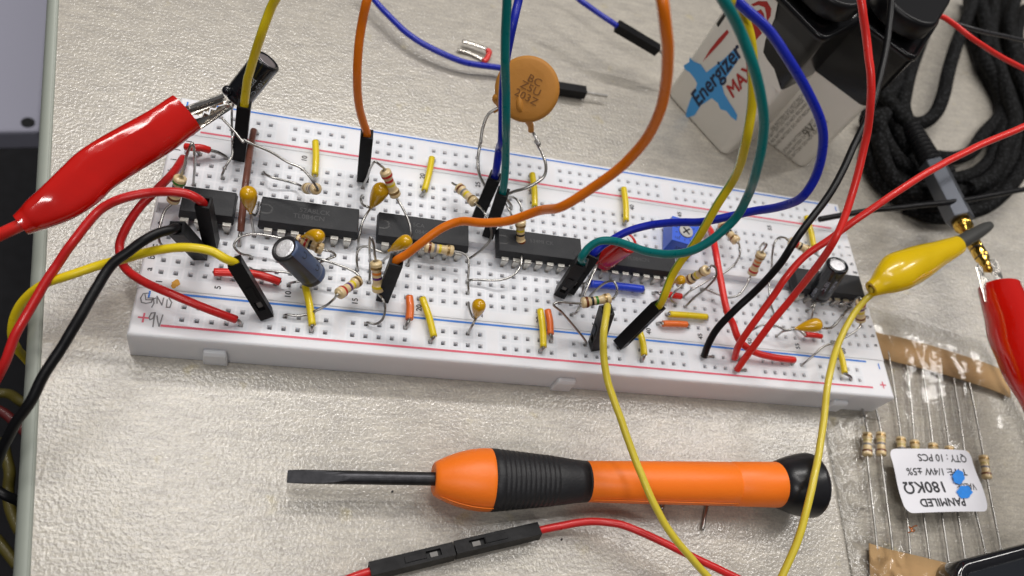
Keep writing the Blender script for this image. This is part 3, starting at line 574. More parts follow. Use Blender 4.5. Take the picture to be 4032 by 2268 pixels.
# ================================================================== YELLOW BEAD CAPACITORS
def bead(label, c, r, tip, leads, bend=None, lr=.26):
    """c: centre of the round end, tip: where the leads leave"""
    t = thing('bead_capacitor', label, 'capacitor', (c.x, c.y, ZT), 'yellow bead capacitors on the board')
    g = G(); d = (tip-c); L_ = d.length; dn = d.normalized()
    pts = []; n = 18
    if bend is None: bend = V((0, 0, 0))
    rings = []
    _, sd, u = frame(dn)
    for i in range(26):
        s_ = i/25; x = -r+(L_+r)*s_
        if x < 0: rr = r*math.sqrt(max(0, 1-(x/r)**2))
        else:
            q = x/L_; rr = r*(1-q)**.0*(math.cos(q*PI/2)**1.05*.80+.20*(1-q)**.5) if q < 1 else 0
            rr = max(rr, .34*(1-q)+.28)
        if i == 0: rr = r*.05
        P = c+dn*x+bend*(math.sin(max(0, x/L_)*PI))
        rings.append([P+sd*(math.cos(2*PI*j/n)*rr)+u*(math.sin(2*PI*j/n)*rr) for j in range(n)])
    g.ring(rings, 0); g.build('body', M['tant'], t)
    for ld in leads:
        g = G(); g.tube([tip-dn*.5]+list(ld), lr, 8, sp=6); g.build('lead', M['tin'], t)
    return t
c_ = A(1655, 615, 19.5); tp = solve(c_, A, 1682, 842, 5.2, up=False)
bead('yellow bead capacitor standing between the brown wire and the chip marked 084CN', c_, 1.62, tp, [[A(1690, 900, 13.5), A(1705, 1000, 11)]+down(snap(A(1712, 1060, ZT))), [A(1720, 850, 13), A(1760, 780, 10.5)]+down(hole(7, 'f'))])
c_ = B(712, 575, 17); tp = solve(c_, B, 590, 790, 5.4, up=False)
bead('tilted yellow bead capacitor below the resistor with two red bands', c_, 1.75, tp, [[B(560, 755, 13), B(515, 735, 12.4), B(488, 670, 12)]+down(snap(B(500, 600, ZT))), [B(560, 830, 13), B(510, 920, 13), B(485, 1020, 12.4), B(460, 1150, 10.8)]+down(snap(B(452, 1250, ZT)))])
c_ = R7(630, 330, 16.5); tp = R7(370, 345, 14.2)
bead('yellow bead capacitor lying behind the silver top of the blue grey capacitor', c_, 1.35, tp, [[R7(330, 360, 13), R7(300, 420, 11)]+down(hole(10, 'd'))], bend=V((0, .35, 0)))
g_ = bpy.context.scene
c_ = R7(2055, 420, 17.4); tp = R7(1775, 575, 14)
bead('yellow bead capacitor at the left end of the second chip under the orange wire', c_, 1.42, tp, [[R7(1730, 605, 13.4), R7(1600, 570, 13), R7(1450, 505, 13), R7(1350, 505, 12.6), R7(1280, 570, 12), R7(1262, 700, 11)]+down(snap(R7(1285, 900, ZT))), [R7(1780, 620, 12.8), R7(1800, 640, 12)]+down(hole(17, 'd'))])
c_ = B2(1962, 725, 15); tp = solve(c_, B2, 1928, 880, 4.4, up=False)
bead('yellow bead capacitor standing over the near blue line at number 25', c_, 1.42, tp, [[B2(1900, 925, 11.6), B2(1860, 1000, 10)]+down(snap(B2(1838, 1045, ZT))), [B2(1900, 860, 11.4), B2(1850, 740, 10)]+down(snap(B2(1835, 715, ZT)))])
c_ = D2(1318, 370, 14.5); tp = D2(1075, 415, 12.8)
bead('yellow bead capacitor lying at the right end above a tiny red jumper', c_, 1.62, tp, [[D2(1020, 430, 12), D2(950, 445, 11)]+down(snap(D2(868, 500, ZT))), [D2(980, 425, 12.6), D2(880, 380, 12.8), D2(760, 360, 12.4), D2(640, 410, 11), ]+down(snap(D2(575, 445, ZT)))])
g = G(); g.tube([D2(1395, 405, 14), D2(1500, 400, 13.6), D2(1590, 310, 14), D2(1660, 220, 14), D2(1712, 155, 12)]+down(hole(60, 'e')), .3, 8); 
c_ = R1(1845, 895, 13); tp = R1(1740, 925, 11.5)
bead('small yellow bead capacitor half hidden behind the yellow green wire', c_, 1.15, tp, [[R1(1715, 960, 10.6)]+down(snap(R1(1700, 990, ZT))), [R1(1800, 980, 10.6)]+down(snap(R1(1835, 1010, ZT)))])
lead_ = g.build('loose_lead', M['tin'], loc=D2(1500, 400, ZT)); tag(lead_, 'thin bare wire running from the right yellow bead up to the last chip', 'bare wire')

# ================================================================== CAN CAPACITORS
def can(label, top, bot, r, bodym, topm, stripe=None, leads=(), marks=None, stripe_ang=(.2, 1.4), lr=.25, rim=True, up=None, nub=False):
    t = thing('electrolytic_capacitor', label, 'capacitor', (bot.x, bot.y, ZT), 'can capacitors on the board')
    L_ = (bot-top).length; g = G(); up = CAM-top; d, sd, u = frame(bot-top, up); n = 40
    prof = [(.18, r*.70), (.05, r*.76), (.0, r*.84), (.05, r*.92), (.28, r*.99), (.6, r), (L_*.25, r), (L_*.5, r), (L_*.75, r), (L_-2.0, r), (L_-1.6, r*.97), (L_-1.3, r*.94), (L_-1.0, r*.97), (L_-.7, r), (L_-.25, r*.98), (L_, r*.86)]
    def mf(i, j):
        a = 2*PI*(j+.5)/n
        if stripe and stripe_ang[0] <= a <= stripe_ang[1] and 2 <= i <= len(prof)-3: return 1
        return 0
    rings = [[top+d*x+sd*(math.cos(2*PI*j/n)*q)+u*(math.sin(2*PI*j/n)*q) for j in range(n)] for x, q in prof]
    g.ring(rings, mf, True, sm=True); g.build('sleeve', [M[bodym], M[stripe or bodym]], t)
    g = G(); g.lathe(top+d*.0, top+d*1, [(.12, r*.02), (.11, r*.45), (.13, r*.66), (.30, r*.70)], 30, up=up, caps=False); g.build('can_top', M[topm], t)
    if marks:
        g = G()
        for (txt, size, ang, x0, kind) in marks:
            def cyl(x, y, k=0, ang=ang, x0=x0, kind=kind):
                # kind 0: reads along the axis, 1: reads round the can
                if kind == 0: a = ang+y/r; ax = x0+x
                else: a = ang+x/r; ax = x0-y
                return top+d*ax+sd*(math.cos(a)*(r+.03))+u*(math.sin(a)*(r+.03))
            text(g, txt, size, cyl, bold=.0)
        g.build('sleeve_print', M['sleeveprint'] if not stripe or bodym != 'sleevedk' else M['ink'], t)
    for ld in leads:
        g = G(); g.tube(ld, lr, 8, sp=6); g.build('lead', M['tin'], t)
    if nub:
        g = G(); c0 = bot-d*.8-sd*0; cc = nub; g.lathe(cc-d*.95, cc+d*.95, [(0, .25), (.1, .6), (.45, .9), (.95, 1.02), (1.45, .9), (1.8, .6), (1.9, .25)], 16); g.build('seal_bulge', M[bodym], t)
    return t
tp = R7(78, 520, 21.5); bt = solve(tp, R7, 560, 975, 11.2, up=False)
can('large capacitor with blue grey stripe and bright silver top leaning over the first chip', tp, bt, 2.65, 'sleevedk', 'alu', 'stripe',
    [[bt, bt+(bt-tp).normalized()*.5+V((-.8, -.6, 0)), R7(250, 1080, 11)]+down(snap(R7(140, 1130, ZT))), [bt, R7(300, 960, 12), R7(100, 920, 12), A2(1900, 335, 11.6), A2(1720, 325, 10.6)]+down(snap(A2(1680, 300, ZT)))],
    marks=[('D', 1.9, 2.15, 2.9, 0), ('D', 1.7, 2.15, 7.8, 0)], stripe_ang=(1.5, 2.8), up=V((0.6, .4, 1)))
tp = S3(1830, 255, 27); bt = solve(tp, S3, 1265, 960, 10.8, up=False)
can('black capacitor leaning over the far edge, gripped by the red clip', tp, bt, 2.75, 'sleeve', 'alud', None,
    [[bt, S3(1210, 1060, bt.z-1), S3(1190, 1200, bt.z-4), T1(2138, 1300, 15), A(1475, 40, 13), A(1470, 180, 12), A(1400, 300, 11.4), A(1358, 400, 10)]+down(snap(A(1355, 430, ZT))), [bt, S3(1150, 1010, bt.z), S3(1060, 990, bt.z)]],
    marks=[('105°C', 1.5, PI*.5+.67, 5.0, 0), ('PET', 1.5, PI*.5+.08, 4.9, 0)], up=V((0.3, -.6, 1)), nub=S3(1110, 800, 21.5))
tp = R2(1715, 690, 22); bt = solve(tp, R2, 1375, 1220, 11, up=False)
can('black capacitor with silver top standing at the right end in front of the last chip', tp, bt, 2.6, 'sleeve', 'alu', None,
    [[bt, D2(1300, 170, 11.5)]+down(snap(D2(1270, 290, ZT))), [bt, D2(1270, 170, 11.5)]+down(snap(D2(1200, 210, ZT)))],
    marks=[('105°C', 1.25, PI*.5+.15, 5.2, 0), ('RUB221', 1.15, PI*.5+.75, 5.0, 0), ('VENT', 1.2, PI*.5-.45, 8.6, 0)], up=V((.2, -.5, 1)))
tp = R1(1075, 335, 20.5); bt = solve(tp, R1, 700, 615, 9.6, up=False)
can('red capacitor with silver and white top lying under the teal and blue wires', tp, bt, 2.6, 'redcap', 'whitelab', None,
    [[bt, R1(600, 720, 13), R1(520, 860, 12), R1(440, 980, 11)]+down(snap(R1(375, 1120, ZT))), [bt, R1(625, 700, 13.4), R1(540, 880, 13), R1(450, 1090, 12.6), R1(380, 1270, 12), R1(320, 1370, 11)]+down(snap(R1(240, 1420, ZT)))], up=V((-.4, -.6, 1)))
# the red can's printed top
g = G(); dq = (bt-tp).normalized(); _, sdq, uq = frame(dq, V((-.4, -.6, 1)))
text(g, 'L', 2.2, lambda x, y, k=0: tp+dq*(.05-k)+sdq*(x+.2)+uq*y); 
lo = [o for o in bpy.data.objects if o.name.startswith('electrolytic_capacitor')][-1]
lo = max([o for o in bpy.data.objects if o.name.startswith('electrolytic_capacitor')], key=lambda o: 1 if 'red capacitor' in o['label'] else 0)
g.build('top_print', M['ink'], lo)

# ================================================================== CERAMIC DISC
def disc():
    c = T3(176, 822, 28.5); R_ = 6.95
    n_ = (CAM-c).normalized()*1.0+V((-.12, 0, .06)); n_.normalize()
    t = thing('disc_capacitor', 'large tan ceramic disc capacitor marked BC Z5U 203Z standing above the board', 'capacitor', (c.x, c.y, ZT))
    _, sd, u = frame(n_, V((.12, 1, 1)))
    sd = -sd if sd.dot(RX) < 0 else sd; u = -u if u.dot(RY) > 0 else u
    g = G(); prof = []
    g.lathe(c-n_*1.1, c+n_, [(0, .3), (.02, R_*.6), (.1, R_*.88), (.4, R_*.97), (.9, R_), (1.3, R_), (1.8, R_*.97), (2.08, R_*.88), (2.2, R_*.6), (2.22, .3)], 64)
    g.build('disc_body', M['disc'], t)
    g = G()
    # raised ridges where the leads run beneath the coating, ending in the two necks
    l0 = T2(2262, 985, 21.5); r0 = T3(208, 1150, 20.5); f_ = n_*.66
    g.tube([c+f_*.4+sd*-1.5+u*1.2, c+f_*.9+sd*-1.1+u*-1.5, c+f_+sd*-.3+u*-4.4, r0+n_*.2, r0+(r0-c).normalized()*1.6], lambda q: .45+.35*math.sin(min(1, q*1.15)*PI)*.6+.25*q, 10)
    g.tube([c-n_*.5+sd*-4.6+u*-2.0, c+sd*-6.1+u*-3.5, l0, l0+V((-1.2, -.7, -1.1))], lambda q: .95-.55*q, 10)
    g.build('lead_neck', M['disc'], t)
    g = G()
    rot = -.22; xa = sd*math.cos(rot)+u*math.sin(rot); ya = u*math.cos(rot)-sd*math.sin(rot)
    for k, (s_, y) in enumerate((('BC', 2.3), ('Z5U', .45), ('203Z', -1.55))):
        text(g, s_, 2.2, lambda x, yy, kk=0, y=y: c+n_*1.34+xa*(x+.75)+ya*(yy+y), sx_=1.15)
    g.build('stamped_code', M['discink'], t)
    for s_ in (0, 1):
        g = G()
        if s_ == 0: g.tube([l0, T2(2160, 1050, 20), T2(2105, 1180, 18.5), T2(2085, 1320, 17), B(1845, 0, 16.5), B(1810, 200, 15), B(1822, 380, 13), B(1875, 500, 11)]+down(hole(26, 'j')), .36, 8)
        else: g.tube([r0+V((0, -.4, -.6)), T3(235, 1230, 18.5), T3(290, 1330, 17.5), B(2455, 10, 17), B(2530, 150, 17), B(2572, 280, 17), B(2560, 400, 17.5), B(2500, 465, 17.5), B(2350, 545, 16), B(2200, 590, 14), B(2120, 640, 12)]+down(hole(28, 'i')), .36, 8)
        g.build('lead', M['tin'], t)
disc()

# ================================================================== BLUE TRIMMER
def trimmer():
    zt = 14.0; a = R1(1716, 308, zt); b = Cc(1568, 708, zt); u = (b-a).normalized(); s_ = V((u.y, -u.x, 0)); w = 6.9; a = a; 
    t = thing('trimmer_potentiometer', 'square blue trimmer with a grey slotted dial on the board', 'trimmer', a+(u+s_)*w/2-V((0, 0, zt-ZT)))
    g = G(); q = [a, a+s_*w, a+s_*w+u*w, a+u*w]; g.prism([p-V((0, 0, zt-ZT-.4)) for p in q], (0, 0, zt-ZT-.4)); g.build('housing', M['trim'], t, bevel=.12)
    c = a+(u+s_)*w/2+V((0, 0, .0)); c = R1(1915, 190, zt)
    g = G(); g.lathe(c, c+V((0, 0, 1)), [(0, 1.75), (.28, 1.72), (.34, 1.6), (.3, .2)], 28); g.build('dial', M['trimdial'], t)
    g = G()
    for an in (.6, .6+PI/2):
        dv = V((math.cos(an), math.sin(an), 0)); g.box(c-dv*1.15+V((0, 0, .33)), c+dv*1.15+V((0, 0, .33)), .42, .05)
    g.build('dial_slot', M['ink'], t)
    g = G()
    for i in range(11):
        an = -PI*.9+i*PI*.18-PI/2+.3; dv = V((math.cos(an), math.sin(an), 0)); g.box(c+dv*2.15+V((0, 0, .02)), c+dv*2.75+V((0, 0, .02)), .16, .02)
    text(g, '103', .95, flatmap(a+u*.9+s_*1.3, s_, u)); text(g, 'w', .9, flatmap(a+u*6+s_*6, s_, u))
    text(g, '3362P', 1.2, lambda x, y, k=0: a+s_*(x+3.4)+V((0, 0, -2.4+y))-u*.03)
    g.build('printed_scale', M['batink'], t)
    for i in range(3):
        g = G(); P = a+s_*(.9+2.54*i)+u*1.2; g.tube([V((P.x, P.y, ZT+.6)), V((P.x, P.y, ZT-1.0))], .25, 6, sp=0); g.build('lead', M['tin'], t)
trimmer()

# ================================================================== WIRES WITH BLACK PLUGS
def housing(t, base, mouth, up=None, window=True, wside=1, size=2.5, L_=None, contact=True):
    """hollow square shell from base to mouth with a latch window on the face the up vector points to"""
    d, sd, u = frame(mouth-base, up); L0 = (mouth-base).length; h = size/2; g = G(); hi = h-.38
    def P(x, a, b): return base+d*x+sd*a+u*b
    def q(pts, m=0): g.add(pts, [(0, 1, 2, 3)], m)
    # side faces
    ring = [(-h, -h), (h, -h), (h, h), (-h, h)]; ri = [(-hi, -hi), (hi, -hi), (hi, hi), (-hi, hi)]
    for j in range(4):
        a, b = ring[j], ring[(j+1) % 4]
        if j == 2 and window:
            xs = [0, L0*.16, L0*.34, L0*.62, L0]; ys = [1.0, .52, -.52, -1.0]
            for i in range(4):
                for k in range(3):
                    if k == 1 and i in (1,):
                        c0 = [P(xs[i], ys[k]*h, h), P(xs[i+1], ys[k]*h, h), P(xs[i+1], ys[k+1]*h, h), P(xs[i], ys[k+1]*h, h)]; c1 = [p-u*.75 for p in c0]
                        for e in range(4): q([c0[e], c0[(e+1) % 4], c1[(e+1) % 4], c1[e]], 1)
                        q(c1, 1)
                    else: q([P(xs[i], ys[k]*h, h), P(xs[i+1], ys[k]*h, h), P(xs[i+1], ys[k+1]*h, h), P(xs[i], ys[k+1]*h, h)])
        else: q([P(0, *a), P(0, *b), P(L0, *b), P(L0, *a)])
    for j in range(4):
        a, b, c, e = ring[j], ring[(j+1) % 4], ri[(j+1) % 4], ri[j]
        q([P(L0, *a), P(L0, *b), P(L0, *c), P(L0, *e)]); q([P(L0, *e), P(L0, *c), P(L0-3.2, *c), P(L0-3.2, *e)], 1)
    q([P(L0-3.2, *x) for x in ri], 1); q([P(0, *x) for x in ring[::-1]])
    o = g.build('plug_housing', [M['black'], M['blackin']], t)
    if window:
        g = G(); g.box(P(L0*.345, 0, h+.02), P(L0*.60, 0, h+.02), h*.95, .26, up=u); g.build('latch', M['black'], o, bevel=.05)
        if contact: g = G(); g.box(P(L0*.20, 0, h-.62), P(L0*.29, 0, h-.62), h*.7, .3, up=u); g.build('contact', M['contactdull'], o)
    return o
def wire(label, plugs, path, mk_, r=.72, name='jumper_wire', cat='wire', group='coloured hook-up wires', sp=10, pins=True, n=14, green=None):
    """plugs: (base, mouth, up, end) with end 0 or -1 telling which end of the path it belongs to"""
    b0 = plugs[0][0] if plugs else V(path[0]); t = thing(name, label, cat, (b0.x, b0.y, min(b0.z, ZT)), group)
    pts = list(path)
    for (bs, mo, up, end, *opt) in plugs:
        housing(t, bs, mo, up, *(opt[:1] if opt else ()))
        d = (mo-bs).normalized(); ins = [mo-d*2.6, mo-d*.2]
        pts = ins+pts if end == 0 else pts+ins[::-1]
        if pins:
            if abs(bs.z-ZT) < 3.5 and len(opt) < 2: 
                hh = snap(bs); g = G(); g.box(bs+d*.5, V((hh.x, hh.y, ZT-1.2)) if (V((hh.x, hh.y, bs.z))-bs).length < 2.2 else bs-d*1.4, .6, .6); g.build('pin', M['tin'], t)
            elif len(opt) > 1: g = G(); g.box(bs+d*.5, bs+opt[1], .55, .55); g.build('pin', M['tin'], t)
    if green:
        P_ = smooth(pts, sp); d_, s_, u_ = frame(P_[1]-P_[0]); v_ = -RX*.42-RZ*.9; j0 = int(round(math.atan2(v_.dot(u_), v_.dot(s_))/(2*PI)*20)); green = {(j0+q) % 20 for q in range(-2, 3)}
    g = G(); g.tube(pts, r, 20 if green else n, m=(lambda i, j: 1 if j in green else 0) if green else 0, sp=sp, jit=.16); o = g.build('insulation', [M[mk_], M['wgreen']] if green else M[mk_], t)
    return t, pts
TOCAM = V((-.2, -.5, .84))
def plug(f1, x1, y1, f2, x2, y2, z=9.2, L_=14.0, up=True):
    b = f1(x1, y1, z); return b, solve(b, f2, x2, y2, L_, up)
# yellow wire with a green streak at upper left
b, m_ = plug(A, 1548, 195, T1, 2248, 960)
t, pts = wire('yellow wire with green streak rising from the plug beside the brown wire', [(b, m_, V((0, -1, .2)), 0, False)], [T1(2262, 860, m_.z+2.6), T1(2290, 700, m_.z+7), T1(2335, 500, m_.z+12), T1(2410, 300, m_.z+17), T2(165, 80, m_.z+21), T2(235, -60, m_.z+24), T2(330, -300, m_.z+28)], 'wyel', .80, green=4)
# orange wire at upper left
b, m_ = plug(B, 512, 430, T2, 1040, 1232)
wire('orange wire rising straight from the plug between the 10 and 20 marks', [(b, m_, V((0, -1, .2)), 0, False)], [T2(1005, 1130, m_.z+3), T2(962, 950, m_.z+8), T2(952, 700, m_.z+14), T2(965, 450, m_.z+19), T2(1000, 220, m_.z+23), T2(1045, 0, m_.z+27), T2(1110, -250, m_.z+30)], 'worange', .80)
# big orange arc
b, m_ = plug(B2, 880, 625, B2, 1038, 212)
wire('long orange wire arching from mid board over the chips to the top edge', [(b, m_, V((-.1, -1, .3)), 0, False)], [B2(1150, 150, m_.z+1.6), B(1150, 1180, m_.z+4), B(1400, 1000, m_.z+7), B(1600, 920, m_.z+9), B(1850, 935, m_.z+12), B(2150, 910, m_.z+15), B(2500, 790, m_.z+20), Cc(300, 620, m_.z+25), Cc(700, 385, m_.z+31), Cc(1010, 155, m_.z+36), T3(1260, 1300, m_.z+41.5), T3(1385, 1040, m_.z+47), T3(1440, 820, m_.z+51), T3(1470, 550, m_.z+56), T3(1455, 280, m_.z+60), T3(1415, 0, m_.z+63), T3(1330, -300, m_.z+64)], 'worange', .80)
# blue wires lying on the table behind
b = T3(710, 852, 2.2); m_ = b+(T3(480, 816, 2.2)-b).normalized()*14
wire('long blue wire sweeping across the table behind the disc capacitor', [(b, m_, V((0, 0, 1)), 0, False, (b-m_).normalized()*6.6)], [T2(2500, 690, 2.2), T2(2262, 628, 2.6), T2(1900, 560, 3), T2(1600, 430, 3.4), T2(1400, 300, 3.6), T2(1250, 160, 3.8), T2(1110, 10, 4.2), T2(980, -180, 5)], 'wblue', .80, pins=True)
b = T3(1378, 462, 9.5); m_ = b+(T3(1000, 238, 12.5)-b).normalized()*14
wire('blue wire with a black plug lying on the table behind the orange arc', [(b, m_, V((0, 0, 1)), 0, False, (b-m_).normalized()*5)], [T3(965, 210, 12.8), T3(800, 95, 13), T3(640, -15, 13), T3(480, -140, 14)], 'wblue', .76)
# paired plugs in the middle: teal and dark blue going straight up
b, m_ = plug(B, 1930, 1060, B, 2092, 585)
wire('teal wire rising straight up in front of the tan disc capacitor', [(b, m_, V((-.3, -1, .2)), 0, False)], [B(2105, 480, m_.z+2.6), B(2115, 300, m_.z+6), B(2120, 0, m_.z+12), T2(2320, 1150, m_.z+16), T2(2325, 850, m_.z+22), T2(2315, 600, m_.z+27), T2(2308, 300, m_.z+32), T2(2318, 0, m_.z+37), T2(2340, -300, m_.z+42)], 'wteal', .80)
b, m_ = plug(B, 1815, 850, B, 2005, 410)
wire('dark blue wire rising straight up behind the teal one', [(b, m_, V((-.3, -1, .2)), 0, False)], [B(2025, 330, m_.z+3), B(2055, 100, m_.z+7), T2(2275, 1300, m_.z+11), T2(2290, 1000, m_.z+16), T2(2300, 700, m_.z+21), T2(2335, 400, m_.z+26), T2(2375, 200, m_.z+29), T2(2430, 0, m_.z+31), T2(2500, -250, m_.z+34)], 'wblue', .80)
# teal and blue loops from the plugs left of the red capacitor
b, m_ = plug(C2, 590, 435, C2, 835, 85)
wire('teal wire looping from the plug by the red capacitor right and up off the top', [(b, m_, TOCAM, 0, True)], [R1(400, 560, m_.z+2.2), R1(500, 430, m_.z+4), R1(650, 340, m_.z+5.6), R1(850, 330, m_.z+7), R1(1100, 395, m_.z+9), R1(1350, 470, m_.z+11), R1(1650, 515, m_.z+14), R1(1950, 480, m_.z+17), R1(2250, 340, m_.z+20), Cc(2270, 735, m_.z+25), Cc(2435, 450, m_.z+31), R6(770, 1420, m_.z+37), R6(835, 1050, m_.z+45), R6(810, 780, m_.z+50), R6(740, 520, m_.z+54), R6(640, 260, m_.z+57), R6(540, 60, m_.z+60), R6(440, -120, m_.z+62)], 'wteal', .80)
b2 = b+V((2.3, 1.2, 0)); m2 = solve(b2, R1, 590, 500, 14)
wire('blue wire looping from the plug behind the teal one up to the top right', [(b2, m2, TOCAM, 0, True)], [R1(700, 400, m2.z+1.4), R1(850, 310, m2.z+3), R1(1050, 200, m2.z+5), R1(1400, 90, m2.z+8), R1(1800, 40, m2.z+12), R1(2200, 30, m2.z+16), E(350, 240, m2.z+22), E(700, 155, m2.z+28), E(880, 60, m2.z+32), R6(1262, 1420, m2.z+36), R6(1320, 1100, m2.z+42), R6(1250, 850, m2.z+46), R6(1080, 550, m2.z+50), R6(880, 250, m2.z+53), R6(640, 20, m2.z+55), R6(500, -120, m2.z+56)], 'wblue', .80)
# yellow green wire from the tilted plug to the top right
b, m_ = plug(C2, 1265, 1010, C2, 1700, 580)
t, pts = wire('yellow wire with green streak rising from the tilted plug at 40', [(b, m_, V((.6, -1, -.1)), 0, True)], [C2(1755, 470, m_.z+2.6), C2(1850, 250, m_.z+6), R1(1830, 650, m_.z+9), R1(1960, 480, m_.z+12), R1(2120, 230, m_.z+16), Cc(2060, 620, m_.z+22), Cc(2250, 300, m_.z+28), R6(700, 1150, m_.z+38), R6(745, 900, m_.z+42), R6(755, 650, m_.z+46), R6(735, 350, m_.z+50), R6(660, 110, m_.z+53), R6(560, -20, m_.z+56)], 'wyel', .80, green=4)
# drooping yellow wire, plug at 36
b, m_ = plug(C2, 985, 1035, C2, 1115, 630)
wire('pale yellow wire drooping from the plug under the green banded resistor to the bottom edge', [(b, m_, V((-1, -.1, .3)), 0, True)], [C2(1120, 590, m_.z+2.2), C2(1100, 700, m_.z+4), C2(1075, 900, m_.z+4), C2(1085, 1150, m_.z+2), C2(1130, 1431, m_.z), Z3(575, 0, m_.z-2), Z3(700, 350, m_.z-4), Z3(830, 680, m_.z-5), Z3(980, 970, m_.z-7), Z3(1150, 1200, m_.z-9), Z3(1380, 1460, m_.z-12), Z3(1600, 1700, m_.z-14)], 'wyel2', .70)
# left plugs
b, m_ = plug(A, 1240, 1175, A, 1148, 700)
wire('red wire arching from the plug on the first chip down past the table edge', [(b, m_, V((-.1, -1, .3)), 0, False)], [A(1080, 660, m_.z+1.4), A(980, 615, m_.z+2), A(800, 590, m_.z+2), A(550, 600, m_.z+1), A(250, 665, m_.z), A(0, 790, m_.z-2), R4(560, 360, m_.z-5), R4(440, 540, m_.z-8), R4(340, 690, m_.z-10), R4(230, 880, m_.z-12), R4(120, 1080, m_.z-14), R4(40, 1290, m_.z-17), R4(-60, 1500, m_.z-22)], 'wred', .80)
b = A(1120, 1290, 9.2); m_ = solve(b, A, 845, 995, 14)
wire('black wire arching from the low plug at the left end down past the table edge', [(b, m_, V((.5, -.2, 1)), 0, False)], [A(780, 1020, m_.z+.8), A(650, 1050, m_.z+1), A(480, 1130, m_.z+1), A(300, 1260, m_.z), A(120, 1400, m_.z-1), R4(600, 1000, m_.z-3), R4(480, 1200, m_.z-5), R4(340, 1420, m_.z-7), R5(230, 150, m_.z-9), R5(110, 310, m_.z-12), R5(20, 480, m_.z-16), R5(-60, 700, m_.z-22)], 'wblack', .85)
b, m_ = plug(A2, 1860, 825, A2, 1495, 225, L_=14)
wire('yellow wire arching left from the plug with a visible metal window near number 5', [(b, m_, V((.1, -1, .75)), 0, True)], [A2(1400, 180, m_.z+1.4), A2(1250, 100, m_.z+2), A2(1050, 65, m_.z+2), A2(800, 75, m_.z+1), A2(500, 130, m_.z-1), A2(200, 210, m_.z-3), A2(0, 260, m_.z-5), R4(520, 620, m_.z-7), R4(350, 680, m_.z-9), R4(220, 780, m_.z-12), R4(125, 920, m_.z-16), R4(100, 1060, m_.z-20), R4(140, 1180, m_.z-26), R4(200, 1270, m_.z-34), R4(260, 1340, m_.z-44)], 'wyel', .78)
# the two red power wires and the black ones at the right
def bare(label, path, mk_, r, cat='wire', hole_end=None, name='hookup_wire', group='red and black supply wires'):
    t = thing(name, label, cat, path[0] if hole_end is None else hole_end, group); g = G(); g.tube(path, r, 14, sp=10, jit=.16); g.build('insulation', M[mk_], t)
    if hole_end is not None:
        g = G(); e = V(path[0]); g.tube([e, V((hole_end.x, hole_end.y, ZT)), hole_end], .3, 6, sp=0); g.build('bare_end', M['tin'], t)
    return t
bare('red wire ending lowest in the near rail and rising straight to the top edge', [D2(432, 880, 9.4), D2(560, 690, 14), D2(800, 370, 21), D2(1080, 45, 28), R2(1380, 700, 37), R2(1640, 280, 43), E(1440, 80, 48), T4(1075, 1250, 56), T4(1105, 950, 61), T4(1110, 650, 65), T4(1090, 350, 68), T4(1050, 80, 71), T4(1000, -150, 73)], 'wredb', .74, hole_end=hole(49, 'np'))
bare('red wire bending off to the right edge from the near rail', [D2(408, 748, 9.6), D2(450, 600, 14), D2(600, 370, 19), D2(850, 40, 25), R2(800, 970, 28), R2(1150, 580, 32), R2(1560, 290, 36), E(1500, 315, 41), R3(260, 540, 46.5), R3(560, 350, 50), R3(900, 170, 52), R3(1308, 0, 55), R3(1600, -120, 57)], 'wredb', .74, hole_end=hole(49, 'nm'))
bare('black wire from the near blue line at 45 rising to the top edge', [D2(62, 725, 9.4), D2(110, 600, 12), D2(200, 440, 15), D2(420, 200, 20), D2(600, 25, 23.5), R2(700, 700, 31), R2(1000, 270, 36), E(1180, 40, 40), T4(960, 1350, 43), T4(1060, 1130, 45), T4(1150, 900, 46), T4(1210, 650, 48), T4(1270, 400, 50), T4(1300, 150, 52), T4(1310, -60, 54)], 'wblack', .78, hole_end=hole(46, 'nm'))
bare('thin black wire with a loose end lying over the cable from the right edge', [E(1080, 325, 14), E(1300, 280, 14.5), E(1700, 225, 15), E(2100, 180, 16), R3(900, 585, 18), R3(1308, 510, 19), R3(1600, 470, 19)], 'wblack', .74)
bare('short red wire leaving the black snap cap to the right edge', [S1(1375, 165, 49), S1(1500, 200, 49), S1(1650, 300, 48.5), S1(1800, 420, 48), S1(2050, 590, 46), S1(2411, 790, 44), S1(2700, 930, 42)], 'wredb', .66)
bare('thin black wire running under the short red one to the right edge', [S1(1640, 275, 46), S1(1850, 340, 46), S1(2150, 410, 45), S1(2411, 460, 44), S1(2700, 510, 42)], 'wgray', .56)
# pair of joined plugs at the bottom
b1 = Z2(1480, 1110, 3.0); m1 = Z2(2190, 945, 3.0); 
wire('red wire with a plug leading to the right along the bottom edge', [(b1, m1, V((-.15, .25, 1)), 0, True, V((0, 0, 0)))], [Z2(2280, 920, 3.2), Z3(150, 950, 4.6), Z3(350, 943, 5.4), Z3(600, 985, 6.5), Z3(850, 1085, 7.5), Z3(1150, 1230, 8), Z3(1500, 1400, 8), Z3(1800, 1540, 8)], 'wred', .74, pins=False)
b1 = Z2(1470, 1118, 3.0); m1 = Z2(762, 1290, 3.0); 
wire('red wire with a plug leading left off the bottom edge', [(b1, m1, V((-.15, .25, 1)), 0, True, V((0, 0, 0)))], [Z2(680, 1310, 3), Z2(560, 1360, 3), Z2(400, 1450, 3)], 'wred', .74, pins=False)

